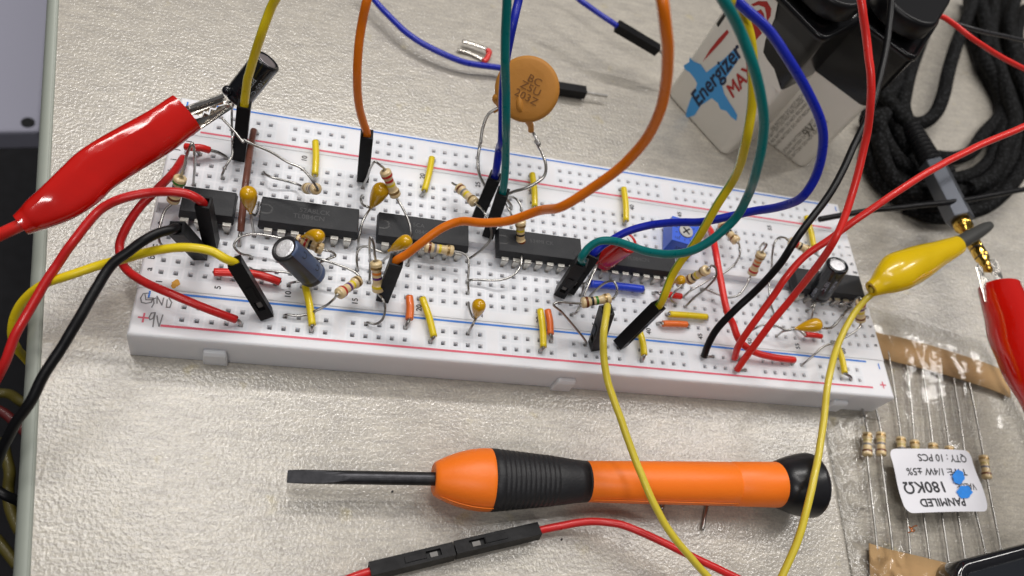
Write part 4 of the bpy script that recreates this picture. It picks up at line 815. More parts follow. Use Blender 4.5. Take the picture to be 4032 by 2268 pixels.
# ================================================================== ALLIGATOR CLIPS
def loft(g, st, up, m=0, n=28, pinch=0.0, caps=False, sp=8):
    C_ = smooth([s_[0] for s_ in st], sp); A_ = smooth([V((s_[1], s_[2], 0)) for s_ in st], sp); N = len(C_); rings = []
    for i in range(N):
        T_ = (C_[min(i+1, N-1)]-C_[max(i-1, 0)]).normalized(); d, sd, u = frame(T_, up); a, b = A_[i].x, A_[i].y
        rr = []
        for j in range(n):
            an = 2*PI*j/n; e = 1-pinch*math.sin(PI*i/(N-1))*(.5+.5*math.cos(4*an))*.12
            e *= 1+.035*NZ.noise(V((C_[i].x*.13+math.cos(an)*.8, C_[i].y*.13+math.sin(an)*.8, 5)))*(1 if 2 < i < N-3 else 0)*2
            rr.append(C_[i]+sd*(math.cos(an)*a*e)+u*(math.sin(an)*b*e))
        rings.append(rr)
    g.ring(rings, m, caps); return rings
def hollow(g, st, up, th=.55, pinch=0.0):
    R_ = loft(g, st, up, pinch=pinch)
    I_ = [[p+((sum(r, V((0, 0, 0)))/len(r))-p).normalized()*th for p in r] for r in R_]
    g.ring([r[::-1] for r in I_[-10:]], 0, False); g.ring([R_[-1], I_[-1]], 0, False)
    g.ring([r[::-1] for r in I_[:10]], 0, False); g.ring([I_[0], R_[0]], 0, False)
    return R_
def fs(s_, n_): return (s_*.835+n_*.55, -s_*.55+n_*.835)
def mmw(px, P, k=.63889): return px/k*((P-CAM).dot(RZ))/F
def clip1():
    st = []
    for (s_, n_, w, z, br) in ((-268, 501, 57, 19, .95), (-240, 503, 74, 19.3, .9), (-215, 504, 92, 19.8, .82), (-150, 506, 121, 21, .68), (-85, 500, 133, 22, .60), (-39, 491, 132, 22.8, .58), (60, 491, 121, 24, .62), (150, 497, 116, 25, .58), (236, 495, 103, 26, .56)):
        P = FU(*fs(s_, n_), z); w2 = mmw(w, P)/2; st.append((P, w2, w2*br))
    base = st[0][0]; t = thing('alligator_clip', 'large glossy red alligator clip biting the leaning black capacitor', 'clip', base, 'alligator clips')
    g = G(); hollow(g, st, CAM-st[4][0], pinch=1.0); g.build('boot', M['redboot'], t)
    g = G(); g.tube([st[2][0]+V((0, 0, 0)), st[0][0], R4(0, 290, 17), R4(-200, 400, 14), R4(-500, 560, 8)], 1.05, 14); g.build('cable', M['wredb'], t)
    # jaws
    nv = (CAM-st[-1][0]).normalized()
    zz = 26.5
    up_ = [S3(300, 1100, zz), S3(415, 1060, zz+.6), S3(1030, 872, zz+.6), S3(1105, 985, zz), S3(1030, 1045, zz), S3(940, 1065, zz), S3(890, 1120, zz), S3(810, 1100, zz), S3(770, 1195, zz), S3(690, 1165, zz), S3(650, 1262, zz), S3(560, 1232, zz), S3(480, 1240, zz), S3(300, 1330, zz)]
    g = G(); g.prism([p-nv*.6 for p in up_], nv*.6); g.build('upper_jaw', M['steel'], t, bevel=.08)
    g = G(); a, b = S3(410, 1115, zz+.9), S3(1035, 893, zz+.9); g.box(a, b, .95, 1.3, up=nv); g.build('jaw_flange', M['steel'], t, bevel=.2)
    lo_ = [S3(360, 1330, zz-.8), S3(500, 1290, zz-.8), S3(560, 1300, zz-.8), S3(660, 1270, zz-.8), S3(700, 1195, zz-.8), S3(790, 1235, zz-.8), S3(820, 1130, zz-.8), S3(900, 1150, zz-.8), S3(940, 1085, zz-.8), S3(1040, 1060, zz-.8), S3(1180, 1050, zz-.8), S3(1130, 1120, zz-2), S3(640, 1470, zz-2), S3(400, 1500, zz-2)]
    g = G(); g.prism([p-nv*.6 for p in lo_], nv*.6); g.build('lower_jaw', M['steel'], t, bevel=.08)
    g = G(); a, b = S3(600, 1445, zz-3), S3(1150, 1080, zz-2.5); g.box(a, b, 1.2, 1.6, up=nv); g.build('jaw_flange', M['steel'], t, bevel=.2)
clip1()
def clip_yellow():
    st = []
    for (x, y, w, z, br) in ((62, 1322, 128, 22, .9), (110, 1295, 165, 22.5, .9), (190, 1240, 258, 23.4, .85), (290, 1175, 318, 24, .82), (410, 1125, 300, 24, .8), (550, 1062, 245, 23.5, .78), (680, 1003, 190, 23, .75), (775, 958, 150, 22.5, .7)):
        P = R3(x, y, z); w2 = mmw(w, P, 2.07)/2; st.append((P, w2, w2*br))
    t = thing('alligator_clip', 'yellow alligator clip boot pointing up right at the gold plug', 'clip', st[0][0], 'alligator clips')
    g = G(); hollow(g, st, CAM-st[3][0], th=.7); g.build('boot', M['yelboot'], t)
    a = R3(740, 970, 22.5); b = R3(1040, 795, 22); g = G()
    loft(g, [(a, 1.9, 1.6), ((a+b)/2, 1.75, 1.4), (b-(b-a)*.12, 1.35, 1.0), (b, .9, .6)], CAM-a, caps=True); g.build('jaw_cover', M['greyboot'], t)
    path = [R3(200, 1235, 23), R3(62, 1325, 21.5), E(1700, 1125, 21), D2(1875, 85, 19.4), D2(1760, 230, 17.6), D2(1640, 440, 16.4), D2(1550, 640, 16), D2(1490, 850, 16.4), D2(1455, 1100, 16.6), D2(1432, 1330, 16), Z3(2400, 300, 15.4), Z3(2345, 560, 15.6), Z3(2290, 800, 15), Z3(2200, 1130, 13), Z3(2060, 1449, 10), Z3(1950, 1660, 8)]
    g = G(); g.tube(path, .74, 14, sp=10, jit=.14); g.build('cable', M['wyel2'], t)
clip_yellow()
def clip_red2():
    st = []
    for (x, y, w, z) in ((872, 300, 298, 21), (920, 470, 330, 22), (998, 690, 365, 24), (1100, 930, 375, 26), (1245, 1230, 345, 28), (1340, 1480, 290, 29), (1430, 1750, 210, 29.5), (1480, 1900, 150, 29.5)):
        P = S2(x, y, z); w2 = mmw(w, P, 2.0126)/2; st.append((P, w2, w2*.6))
    t = thing('alligator_clip', 'red alligator clip at the right edge biting the tip of the gold plug', 'clip', st[0][0], 'alligator clips')
    g = G(); hollow(g, st[::-1], CAM-st[3][0], th=.7); g.build('boot', M['redboot'], t)
    nv = (CAM-st[0][0]).normalized(); z = 20.5
    for nm, poly in (('jaw', [(690, 145), (705, 118), (745, 150), (760, 215), (800, 235), (775, 265), (800, 300), (830, 420), (760, 420)]), ('jaw', [(795, 90), (835, 78), (865, 95), (935, 340), (890, 420), (860, 300), (868, 250), (835, 245), (838, 205), (808, 205), (826, 160)])):
        g = G(); g.prism([S2(x, y, z)-nv*1.4 for x, y in poly], nv*1.6); g.build(nm, M['steel'], t, bevel=.2)
    g = G(); g.tube([st[-2][0], st[-1][0], st[-1][0]+(st[-1][0]-st[-2][0])*2], .9, 12); g.build('cable', M['wredb'], t)
clip_red2()

# ================================================================== AUDIO PLUG AND BRAIDED CABLE
def jack():
    a = R3(560, 310, 13); b = R3(790, 765, 16); tip = R3(1035, 1185, 19)
    t = thing('audio_plug', 'gold audio plug in a grey six sided barrel held by two clips', 'audio plug', (b.x, b.y, 0))
    d = (b-a).normalized(); L_ = (b-a).length
    g = G(); g.lathe(a, b, [(0, 3.3), (.3, 3.6), (L_-.4, 3.6), (L_, 3.3)], 6, up=V((.45, .2, 1)), sm=False); g.build('barrel', M['jackgrey'], t, bevel=.15)
    d2 = (tip-b).normalized(); L2 = (tip-b).length
    g = G(); r_ = 1.75
    pr = [(0, 2.3), (2.6, 2.3), (2.7, r_)]
    pr += [(L2*.36, r_), (L2*.365, r_*.97, 1), (L2*.39, r_, 0), (L2*.55, r_), (L2*.555, r_*.97, 1), (L2*.58, r_, 0), (L2*.72, r_), (L2*.725, r_*.97, 1), (L2*.75, r_, 0), (L2*.80, r_*.72), (L2*.86, r_*1.0), (L2*.95, r_*.7), (L2, r_*.15)]
    g.lathe(b, tip, [(*x, 0) if len(x) == 2 else x for x in pr], 24); g.build('gold_pin', [M['gold'], M['ink']], t)
    s0 = S1(1090, 1340, 9); g = G(); pr = []
    s0 = R3(395, 10, 9); dd = (a-s0); LL = dd.length
    for i in range(9):
        x = LL*i/9; r0 = 2.3+.5*i/9; pr += [(x, r0+.35), (x+LL/9*.55, r0+.35), (x+LL/9*.6, r0-.35), (x+LL/9*.97, r0-.35)]
    pr += [(LL, 2.9)]
    g.lathe(s0, a, pr, 20); g.build('strain_relief', M['black'], t)
    return s0
S0 = jack()
def cable():
    t = thing('braided_cable', 'thick black braided cable lying in loose coils at the top right', 'cable', (225, 95, 0))
    paths = [
        [S0+V((0, 0, 0)), S1(900, 1180, 8), S1(760, 1000, 7), S1(700, 900, 6), S1(640, 860, 6), S1(700, 1000, 4), S1(760, 1300, 3), R3(40, 200, 3), R3(120, 430, 3), R3(290, 590, 3), R3(520, 660, 3), R3(760, 640, 4), R3(980, 560, 5), R3(1150, 430, 5), R3(1290, 260, 5), R3(1420, 60, 5), R3(1500, -200, 5)],
        [S1(1330, 240, 4), S1(1220, 520, 4), S1(1120, 800, 4), S1(1060, 1050, 4), S1(1040, 1250, 4), S1(1110, 1395, 4), S1(1260, 1400, 5), S1(1400, 1290, 6), S1(1490, 1080, 7), S1(1540, 850, 8), S1(1610, 600, 9), S1(1700, 350, 9), S1(1790, 120, 9), S1(1850, -80, 9)],
        [S1(1960, -80, 5), S1(1880, 150, 5), S1(1850, 350, 4), S1(1900, 560, 4), S1(2000, 800, 3), S1(2090, 1000, 3), S1(2160, 1250, 3), R3(960, 80, 3), R3(900, 180, 3), R3(800, 240, 4), R3(640, 250, 5), R3(480, 210, 5), R3(330, 90, 5), R3(220, -60, 5)],
        [S1(1780, -50, 4), S1(1800, 250, 3), S1(1900, 640, 3), S1(2030, 900, 3), S1(2150, 1150, 3), S1(2190, 1380, 4), R3(1080, 150, 5), R3(1040, 260, 5), R3(920, 370, 5), R3(760, 420, 6), R3(600, 430, 5), R3(430, 380, 5), R3(280, 260, 6), R3(180, 110, 6), R3(130, -30, 7), S1(820, 1300, 7), S1(700, 1340, 6), S1(560, 1320, 4)],
        [S1(2210, -60, 6), S1(2190, 200, 5), S1(2200, 450, 5), S1(2270, 700, 5), S1(2320, 950, 5), S1(2370, 1200, 5), R3(1240, 120, 6), R3(1210, 260, 6), R3(1100, 400, 6), R3(950, 490, 7), R3(760, 530, 7), R3(560, 560, 7), R3(390, 520, 7), R3(240, 420, 7), R3(160, 250, 7), R3(120, 80, 7)],
        [S1(2330, -60, 9), S1(2250, 250, 9), S1(2270, 500, 8), S1(2350, 800, 8), S1(2450, 1100, 8), S1(2480, 1400, 8), R3(1290, 330, 8), R3(1150, 530, 8), R3(980, 660, 6), R3(760, 720, 4), R3(560, 730, 3), R3(360, 650, 3)],
        [S1(2080, -60, 8), S1(2050, 200, 8), S1(2040, 480, 8), S1(2110, 720, 7), S1(2190, 950, 7), S1(2270, 1200, 7), S1(2300, 1420, 7), R3(1150, 190, 8), R3(1110, 320, 8), R3(1000, 440, 9), R3(850, 500, 9)],
    ]
    paths += [
        [R3(20, -60, 3), R3(60, 150, 3), R3(110, 330, 4), R3(210, 500, 4), R3(380, 610, 4), R3(560, 640, 6), R3(740, 600, 7)],
        [R3(130, -40, 2.5), R3(180, 200, 3), R3(270, 380, 3), R3(400, 480, 3), R3(560, 500, 3), R3(760, 490, 3), R3(960, 420, 3), R3(1100, 250, 3), R3(1150, 80, 3), S1(2210, 1100, 3)],
        [R3(210, -80, 3), R3(290, 150, 3), R3(390, 300, 3), R3(520, 370, 3), R3(700, 360, 3)],
        [S1(1250, 180, 3), S1(1150, 420, 3), S1(1030, 760, 3), S1(930, 1010, 3), S1(800, 1250, 4), R3(250, -120, 5), R3(300, 60, 6), R3(380, 200, 6)],
        [S1(2420, 100, 4), S1(2330, 400, 4), S1(2380, 700, 4), S1(2500, 1000, 4)],
        [S1(1900, -50, 9), S1(1960, 200, 9), S1(1990, 450, 8), S1(1950, 650, 6), S1(2080, 900, 5), S1(2240, 1300, 4)],
    ]
    for k, p in enumerate(paths):
        g = G(); g.tube(p, 2.15, 14, sp=8); g.build('cable_turn', M['braid'], t)
cable()

# ================================================================== BATTERIES
def battery(label, c, ax, w, dpt, h, deco, other):
    """ax: unit vector along the wide face as seen from the camera, left to right"""
    ax = V(ax).normalized(); nf = V((ax.y, -ax.x, 0)); nf = -nf if nf.dot(CAM-c) < 0 else nf
    t = thing('nine_volt_battery', label, 'battery', c, 'nine volt batteries')
    r = 2.6
    def ring(z, i_=0.0):
        P = []
        for cx, cy, a0 in ((w/2-r, dpt/2-r, 0), (-w/2+r, dpt/2-r, PI/2), (-w/2+r, -dpt/2+r, PI), (w/2-r, -dpt/2+r, 1.5*PI)):
            for k in range(6):
                a = a0+PI/2*k/5; P.append(c+ax*(cx+math.cos(a)*(r-i_))+nf*(-(-cy-math.sin(a)*(r-i_)))+V((0, 0, z)))
        return P
    g = G(); g.ring([ring(0.0, .6), ring(.5, .12), ring(.8, 0), ring(26.8, 0), ring(h-1.6, 0), ring(h-1.5, -.25), ring(h-.6, -.25), ring(h, .1), ring(h+.1, .8), ring(h-.6, 1.3)], lambda i, j: 0 if i < 3 else 1, True, sm=True); g.build('case', [M['bat'], M['batblack']], t)
    f0 = c+nf*(dpt/2+.06)
    face = lambda x, y, k=0: f0+ax*x+V((0, 0, y))+nf*k
    return t, face, nf, ax
h_ = 44.5
ax = V((.589, -.808, 0)); nf = V((-.808, -.589, 0))
c0 = V((130.85, 82.95, 0))-nf*8.75
t, face, nf, ax = battery('upright nine volt battery with blue splash and slanted lettering behind the coloured wires', c0, ax, 25.6, 17.5, h_, None, None)
def facept(face_o, nf_, f, x, y):
    w = f.ray(x, y); q = (face_o-CAM).dot(nf_)/w.dot(nf_); return CAM+w*q
def poly_on(g, fo, nf_, f, pts, lift, m=0):
    P = [facept(fo, nf_, f, x, y)+nf_*lift for x, y in pts]; n = len(P); cen = sum(P, V((0, 0, 0)))/n
    g.add(P, [tuple(range(n))], m)
F0 = face(0, 0)
def tri_poly(pts):
    # ear clipping so that concave prints fill properly
    idx = list(range(len(pts))); area = sum(pts[i][0]*pts[(i+1) % len(pts)][1]-pts[(i+1) % len(pts)][0]*pts[i][1] for i in range(len(pts)))
    if area < 0: idx.reverse()
    out = []
    def cr(a, b, c): return (b[0]-a[0])*(c[1]-a[1])-(b[1]-a[1])*(c[0]-a[0])
    k = 0
    while len(idx) > 3 and k < 4000:
        k += 1; ok = False
        for i in range(len(idx)):
            a, b, c = idx[i-1], idx[i], idx[(i+1) % len(idx)]
            if cr(pts[a], pts[b], pts[c]) <= 1e-9: continue
            if any(cr(pts[a], pts[b], pts[p]) >= 0 and cr(pts[b], pts[c], pts[p]) >= 0 and cr(pts[c], pts[a], pts[p]) >= 0 for p in idx if p not in (a, b, c)): continue
            out.append((a, b, c)); idx.pop(i); ok = True; break
        if not ok: break
    if len(idx) == 3: out.append(tuple(idx))
    return out
def print_on(g, fo, nf_, f, pts, lift, m=0):
    P = [facept(fo, nf_, f, x, y)+nf_*lift for x, y in pts]; g.add(P, tri_poly(pts), m)
g = G()
print_on(g, F0, nf, R6, [(190, 535), (235, 505), (240, 465), (270, 500), (330, 525), (355, 560), (375, 590), (420, 555), (520, 480), (600, 400), (640, 440), (640, 480), (560, 600), (500, 680), (520, 760), (560, 830), (600, 890), (628, 940), (620, 985), (575, 950), (540, 905), (490, 890), (470, 840), (420, 800), (330, 860), (280, 940), (205, 965), (215, 900), (250, 800), (290, 720), (300, 680), (280, 640), (240, 590), (200, 565)], .03)
g.build('blue_splash', M['batblue'], t)
g = G()
print_on(g, F0, nf, R6, [(345, 505), (400, 410), (470, 320), (545, 240), (560, 265), (500, 340), (430, 415)], .03)
print_on(g, F0, nf, R6, [(700, 130), (790, 200), (830, 270), (760, 350), (720, 300), (690, 220)], .03)
print_on(g, F0, nf, R6, [(740, 35), (800, 8), (870, 10), (905, 70), (900, 130), (870, 180), (862, 110), (850, 60), (800, 40), (760, 52)], .03)
print_on(g, F0, nf, R6, [(780, 95), (820, 75), (845, 110), (850, 150), (815, 130)], .03)
g.build('red_swirl', M['batred'], t)
# slanted words
pA = facept(F0, nf, R6, 245, 900); pB = facept(F0, nf, R6, 660, 400); xd = (pB-pA); Lw = xd.length; xd.normalize(); yd = nf.cross(xd).normalized(); yd = -yd if yd.dot(V((-1, 1, .5))) < 0 else yd
def slant(o, k_=.2): return lambda x, y, k=0: o+xd*(x+y*k_)+yd*y+nf*(.05+k)
g = G(); text(g, 'Energizer', Lw/4.15, slant(pA+xd*Lw*.56+yd*.6, .15), sx_=.95, bold=.16); g.build('brand_lettering', M['batink'], t)
pM = facept(F0, nf, R6, 655, 660); g = G(); text(g, 'MAX', 5.0, slant(pM, .2), sx_=.95, bold=.14); g.build('red_lettering', M['batred'], t)
g = G(); wp = [(-10.3, 26.6), (12.9, 26.6), (12.9, 27.5), (8, 30.2), (5, 30.6), (3.1, 31.2), (1.6, 34), (.2, 39.5), (-1.6, 42.9), (-10.3, 42.9)]
g.add([face(x, y)-nf*.03 for x, y in wp], [tuple(range(len(wp)))]); g.add([face(-10.3, 26.6)-nf*.03, face(-12.2, 26.6)-nf*.75, face(-12.2, 42.9)-nf*.75, face(-10.3, 42.9)-nf*.03], [(0, 1, 2, 3)]); g.build('white_label', M['bat'], t)
# second battery behind, with the small print towards us
ax2 = V((8, -6.4, 0)).normalized(); nf2 = V((ax2.y, -ax2.x, 0)); nf2 = -nf2 if nf2.dot(CAM) < 0 else nf2; nf2 = V((-.62, -.78, 0)).normalized(); ax2 = V((.78, -.62, 0))
pr = V((163.0, 72.6, 0)); c1 = pr-ax2*8.75-nf2*13.2
t2, face2, nf2, ax2 = battery('upright nine volt battery showing small print, half behind the splashed one', c1, ax2, 25.6*0+19.5, 24, h_, None, None)
F2 = face2(0, 0)
g = G()
for (xa, ya, xb, yb) in ((880, 1130, 1240, 700), (905, 1160, 1290, 720), (930, 1195, 1300, 790), (1000, 1240, 1350, 870), (1030, 1265, 1380, 920), (1060, 1290, 1420, 950), (905, 1060, 1050, 940)):
    p0 = facept(F2, nf2, R6, xa, ya); p1 = facept(F2, nf2, R6, xb, yb); dd = V((0, 0, 1)); p1 = p0+V((0, 0, (p1-p0).length))
    s_ = 'ALKALINE BATTERY DO NOT RECHARGE 6LR61 522 9V'; tx = s_[(xa % 9):(xa % 9)+26]
    g = G(); text(g, tx, 1.35, lambda x, y, k=0, p0=p0: p0+V((0, 0, 1))*x-ax2*y+nf2*(.03+k), align='LEFT', sx_=.85); g.build('print_line', M['batgrey'], t2)
g = G(); p0 = facept(F2, nf2, R6, 1215, 1065); text(g, '9V', 3.6, lambda x, y, k=0: p0+V((0, 0, 1))*x-ax2*y+nf2*(.03+k), bold=.06); g.build('voltage_mark', M['batgrey'], t2)
# snap connectors
def snapcap(label, cpt, axv, top):
    t = thing('battery_snap', label, 'battery snap', cpt, 'black snaps on the batteries'); axv = V(axv).normalized(); s_ = V((axv.y, -axv.x, 0))
    def oval(z, i_): return [cpt+axv*((12.2-6.5)*(1 if math.cos(a) > 0 else -1)+(6.5-i_)*math.cos(a))+s_*((8-i_)*math.sin(a))+V((0, 0, z)) for a in [2*PI*(k+.5)/40 for k in range(40)]]
    g = G(); g.ring([oval(2.2, .3), oval(2.5, 0), oval(6.2, 0), oval(6.9, .35), oval(7.1, 1.0)], 0, True, sm=True); g.build('cover', M['snap'], t)
    for k in (-6.3, 6.3):
        g = G(); q = cpt+axv*k; g.lathe(q, q+V((0, 0, 1)), [(0, 2.9), (2.2, 3.1), (2.3, 2.2)], 20); g.build('terminal', M['steel'], t)
snapcap('black snap cap on top of the splashed battery', V((c0.x, c0.y, h_)), ax, h_)
snapcap('black snap cap on top of the battery with small print', V((c1.x, c1.y, h_)), nf2, h_)

# ================================================================== SCREWDRIVER
def screwdriver():
    tip = Z2(65, 485, 6.2); end = Z3(2490, 612, 7.2)
    t = thing('screwdriver', 'orange and black stubby flat screwdriver lying in front of the board', 'screwdriver', (tip.x+50, tip.y, 0))
    d = (end-tip).normalized()
    def S(f, x): 
        q = f(x, 485 if f is Z2 else 600, 6.5); return (q-tip).dot(d)
    def r_(f, hp, x): return hp/(2.1467 if f is Z2 else 2.3418)*((f(x, 500, 6.5)-CAM).dot(RZ))/F
    # blade
    s1 = S(Z2, 1340); g = G(); n = 24; rings = []; rb = r_(Z2, 57, 900); _, sd, u = frame(d, V((0, -.25, 1)))
    for x, a, b in ((0, .86*rb, .28), (.4, .92*rb, .32), (3.0, rb, .45), (6.0, rb, .62), (8.0, rb, .9), (9.5, rb, rb*.93), (10.5, rb, rb), (s1, rb, rb)):
        rings.append([tip+d*x+sd*max(-a, min(a, rb*1.0*math.cos(2*PI*j/n)))+u*max(-b, min(b, rb*math.sin(2*PI*j/n))) for j in range(n)])
    g.ring(rings, 0, True, sm=False); g.build('blade', M['blade'], t, bevel=.05)
    def L(pairs): return [(S(f, x), r_(f, hp, x), 0) for f, x, hp in pairs]
    g = G(); g.lathe(tip, end, L([(Z2, 1322, 60), (Z2, 1300, 120), (Z2, 1312, 140), (Z2, 1345, 158), (Z2, 1420, 193), (Z2, 1500, 222), (Z2, 1600, 248), (Z2, 1690, 260), (Z2, 1750, 262), (Z2, 1780, 261), (Z2, 1790, 240)]), 48, capm=[0, 0]); g.build('nose_cone', M['orange'], t)
    g = G(); pr = L([(Z2, 1772, 250), (Z2, 1776, 262)]); N = 12
    for i in range(N):
        xa = 1830+i*41; hb = 258-(258-205)*((xa-1830)/490); pr += L([(Z2, xa, hb+1), (Z2, xa+22, hb-1)]); pr += L([(Z2, xa+26, hb-8), (Z2, xa+36, hb-8)])
    pr += L([(Z2, 2330, 203), (Z2, 2420, 190), (Z2, 2500, 178), (Z2, 2570, 172)]); pr += L([(Z3, 100, 188), (Z3, 230, 187), (Z3, 252, 186), (Z3, 255, 170)])
    g.lathe(tip, end, pr, 48); g.build('rubber_grip', M['rubber'], t)
    g = G(); g.lathe(tip, end, L([(Z3, 235, 176), (Z3, 240, 184), (Z3, 700, 190), (Z3, 1165, 194), (Z3, 1570, 196), (Z3, 1580, 190), (Z3, 1592, 190), (Z3, 1602, 198), (Z3, 1900, 202), (Z3, 2000, 203), (Z3, 2025, 200), (Z3, 2030, 150)]), 48); g.build('handle', M['orange'], t)
    g = G(); g.lathe(tip, end, L([(Z3, 1985, 190), (Z3, 1990, 207), (Z3, 2060, 238), (Z3, 2130, 262), (Z3, 2210, 282), (Z3, 2262, 290), (Z3, 2290, 286), (Z3, 2312, 268), (Z3, 2326, 235), (Z3, 2336, 120), (Z3, 2338, 10)]), 48); g.build('end_cap', M['cap'], t)
    # mould seam along the side
    g = G(); ang = -.62
    def seam(prs, nm, mm):
        g = G(); P = []
        for s_, rr, _x in prs: P.append(tip+d*s_+sd*(0)+(-V((-d.y, d.x, 0)).normalized()*math.cos(.45)+u*math.sin(.45))*(rr+.0))
        g.tube(P, .07, 6, sp=0); g.build(nm, mm, t)
    seam(L([(Z2, 1345, 158), (Z2, 1420, 193), (Z2, 1500, 222), (Z2, 1600, 248), (Z2, 1690, 260), (Z2, 1770, 262)]), 'mould_seam', M['orange'])
    seam(L([(Z3, 270, 185), (Z3, 1165, 194), (Z3, 1565, 196)]), 'mould_seam', M['orange'])
screwdriver()
# metal staple half under the handle
g = G(); g.tube([Z3(950, 830, .5), Z3(965, 770, .5), Z3(1000, 700, .8), Z3(1340, 690, .8), Z3(1365, 780, .6), Z3(1345, 900, .5), Z3(1325, 1022, .45)], .42, 8, sp=4)
s_ = g.build('bare_jumper', M['copper'], loc=Z3(1300, 800, 0)); s_.data.materials.clear(); s_.data.materials.append(M['tin']); tag(s_, 'bare metal jumper with its leg poking out from under the orange handle', 'bare jumper')
# red staple jumper lying on the table behind
t = thing('staple_jumper', 'red topped metal staple jumper lying on the table above the long blue wire', 'jumper', T2(2000, 480, 0))
g = G(); g.tube([T2(1918, 380, 1.4), T2(2030, 412, 1.5), T2(2142, 452, 1.5)], .62, 8, flat=.5); g.build('leg', M['steel'], t)
g = G(); g.tube([T2(1872, 460, .6), T2(1990, 490, .6), T2(2112, 550, .6)], .5, 8, flat=.6); g.build('leg', M['steel'], t)
g = G(); g.tube([T2(2140, 462, 1.5), T2(2165, 475, 1.5), T2(2158, 510, 1.1), T2(2135, 550, .9), T2(2110, 565, .8)], .72, 10); g.build('insulation', M['wredb'], t)

# ================================================================== RESISTOR BAG
def bag():
    bagt = thing('plastic_bag', 'clear crinkled plastic bag holding taped resistors at the lower right', 'bag', (190, -5, 0))
    P00 = FU(2082, 1520, 0); P10 = V((238, P00.y-4, 0)); P01 = FU(2172, 822, 0); P11 = FU(2470, 915, 0)
    a = Z3(2480, 200, 0); b = V((a.x-3, a.y-38, 0)); tl = V((a.x+2.5, a.y+42, 0))
    tr = S2(690, 790, 0)+V((3, 2, 0)); br = V((tr.x+14, b.y, 0))
    g = G(); NX, NY = 90, 110
    from mathutils import noise as N_
    def pt(u, v):
        p = (b*(1-u)+br*u)*(1-v)+(tl*(1-u)+tr*u)*v
        e = min(u, 1-u, v, 1-v)
        crease = abs(N_.noise(V((p.x*.11, p.y*.055, 3.1)))); fine = N_.noise(V((p.x*.35, p.y*.2, 1.7)))
        left = math.exp(-((u-.09)/.07)**2)
        z = .45+min(1, e*12)*(2.2+.12*fine)+crease*.5*(min(1, e*8))+left*(3.6*abs(N_.noise(V((p.x*.5, p.y*.15, 9.3))))+1.2*abs(N_.noise(V((p.x*1.1, p.y*.5, 4.3)))))*min(1, e*20)
        under = 1.0
        if p.x < 166.5 and p.y > -2.5: z = min(z, .25)     # pressed under the board
        return V((p.x, p.y, z))
    vs_ = [pt(i/NX, j/NY) for j in range(NY+1) for i in range(NX+1)]
    fs = [(j*(NX+1)+i, j*(NX+1)+i+1, (j+1)*(NX+1)+i+1, (j+1)*(NX+1)+i) for j in range(NY) for i in range(NX)]
    g.add(vs_, fs, 0, True); film = g.build('film', M['film'], bagt)
    g = G(); g.tube([b+V((0, 0, .3)), a+V((0, 0, .35)), tl+V((0, 0, .3))], .18, 6); g.build('welded_edge', M['film'], bagt)
    # label
    c = [Z5(930, 172, 4.3), Z5(1752, 190, 4.6), Z5(1948, 800, 4.3), Z5(1112, 822, 4.6)]
    lab = thing('sticker', 'white sticker with upside down print stuck on the clear bag', 'sticker', (c[0]+c[2])/2-V((0, 0, .2)))
    def q(u, v): return (c[0]*(1-u)+c[1]*u)*(1-v)+(c[3]*(1-u)+c[2]*u)*v+V((0, 0, .7*math.sin(u*PI)*.8+.25*math.sin(v*7+u*3)))
    g = G(); n = 16; ru, rv = .075, .13
    def rc(u, v):
        # squeeze the square grid into a rounded rectangle
        uu, vv = u*2-1, v*2-1; k = .13
        ax_, ay_ = 1-ru*2, 1-rv*2
        if abs(uu) > ax_ and abs(vv) > ay_:
            dx_, dy_ = (abs(uu)-ax_)/(ru*2), (abs(vv)-ay_)/(rv*2); m_ = max(dx_, dy_); l = math.hypot(dx_, dy_)
            if l > 1e-6: dx_, dy_ = dx_/l*m_, dy_/l*m_
            uu = math.copysign(ax_+dx_*ru*2, uu); vv = math.copysign(ay_+dy_*rv*2, vv)
        return (uu+1)/2, (vv+1)/2
    us = [0, .02, .04, .06, .075]+[.075+.85*i/12 for i in range(1, 12)]+[.925, .94, .96, .98, 1]; vs2 = [0, .03, .06, .1, .13]+[.13+.74*i/8 for i in range(1, 8)]+[.87, .9, .94, .97, 1]
    vv_ = [q(*rc(u, v)) for v in vs2 for u in us]; nu = len(us)
    g.add(vv_, [(j*nu+i, j*nu+i+1, (j+1)*nu+i+1, (j+1)*nu+i) for j in range(len(vs2)-1) for i in range(nu-1)], 0, True); g.build('paper', M['sticker'], lab)
    w_ = (c[1]-c[0]).length; hh = (c[3]-c[0]).length
    def lt(u0, v0): return lambda x, y, k=0: q(u0-x/w_, v0+y/hh*1.0)+V((0, 0, .05+k))
    for tx, sz, u0, v0, wx, bo in (('PANMILED', 2.55, .445, .845, 1.05, .08), ('VALUE:', 2.3, .79, .60, .8, .03), ('180KΩ', 3.6, .30, .60, 1.12, .08), ('TYPE: 1/4W ±5%', 2.3, .50, .36, 1.08, .04), ('QTY : 10 PCS', 2.4, .61, .14, 1.08, .04)):
        g = G(); text(g, tx, sz, lt(u0, v0), sx_=wx, bold=bo); g.build('print_line', M['ink'], lab)
    g = G()
    for i, (x, y, ra, rb_) in enumerate(((1640, 455, 58, 72), (1700, 605, 74, 66))):
        cc = Z5(x, y, 5.25+.02*i); g.add([Z5(x+math.cos(a*2*PI/22)*ra*(1+.10*math.sin(a*2.3+i)+.06*math.cos(a*1.1)), y+math.sin(a*2*PI/22)*rb_*(1+.08*math.sin(a*1.7+2*i)), 5.3+.03*i) for a in range(22)], [tuple(range(22))])
    g.build('marker_blot', M['bluepen'], lab)
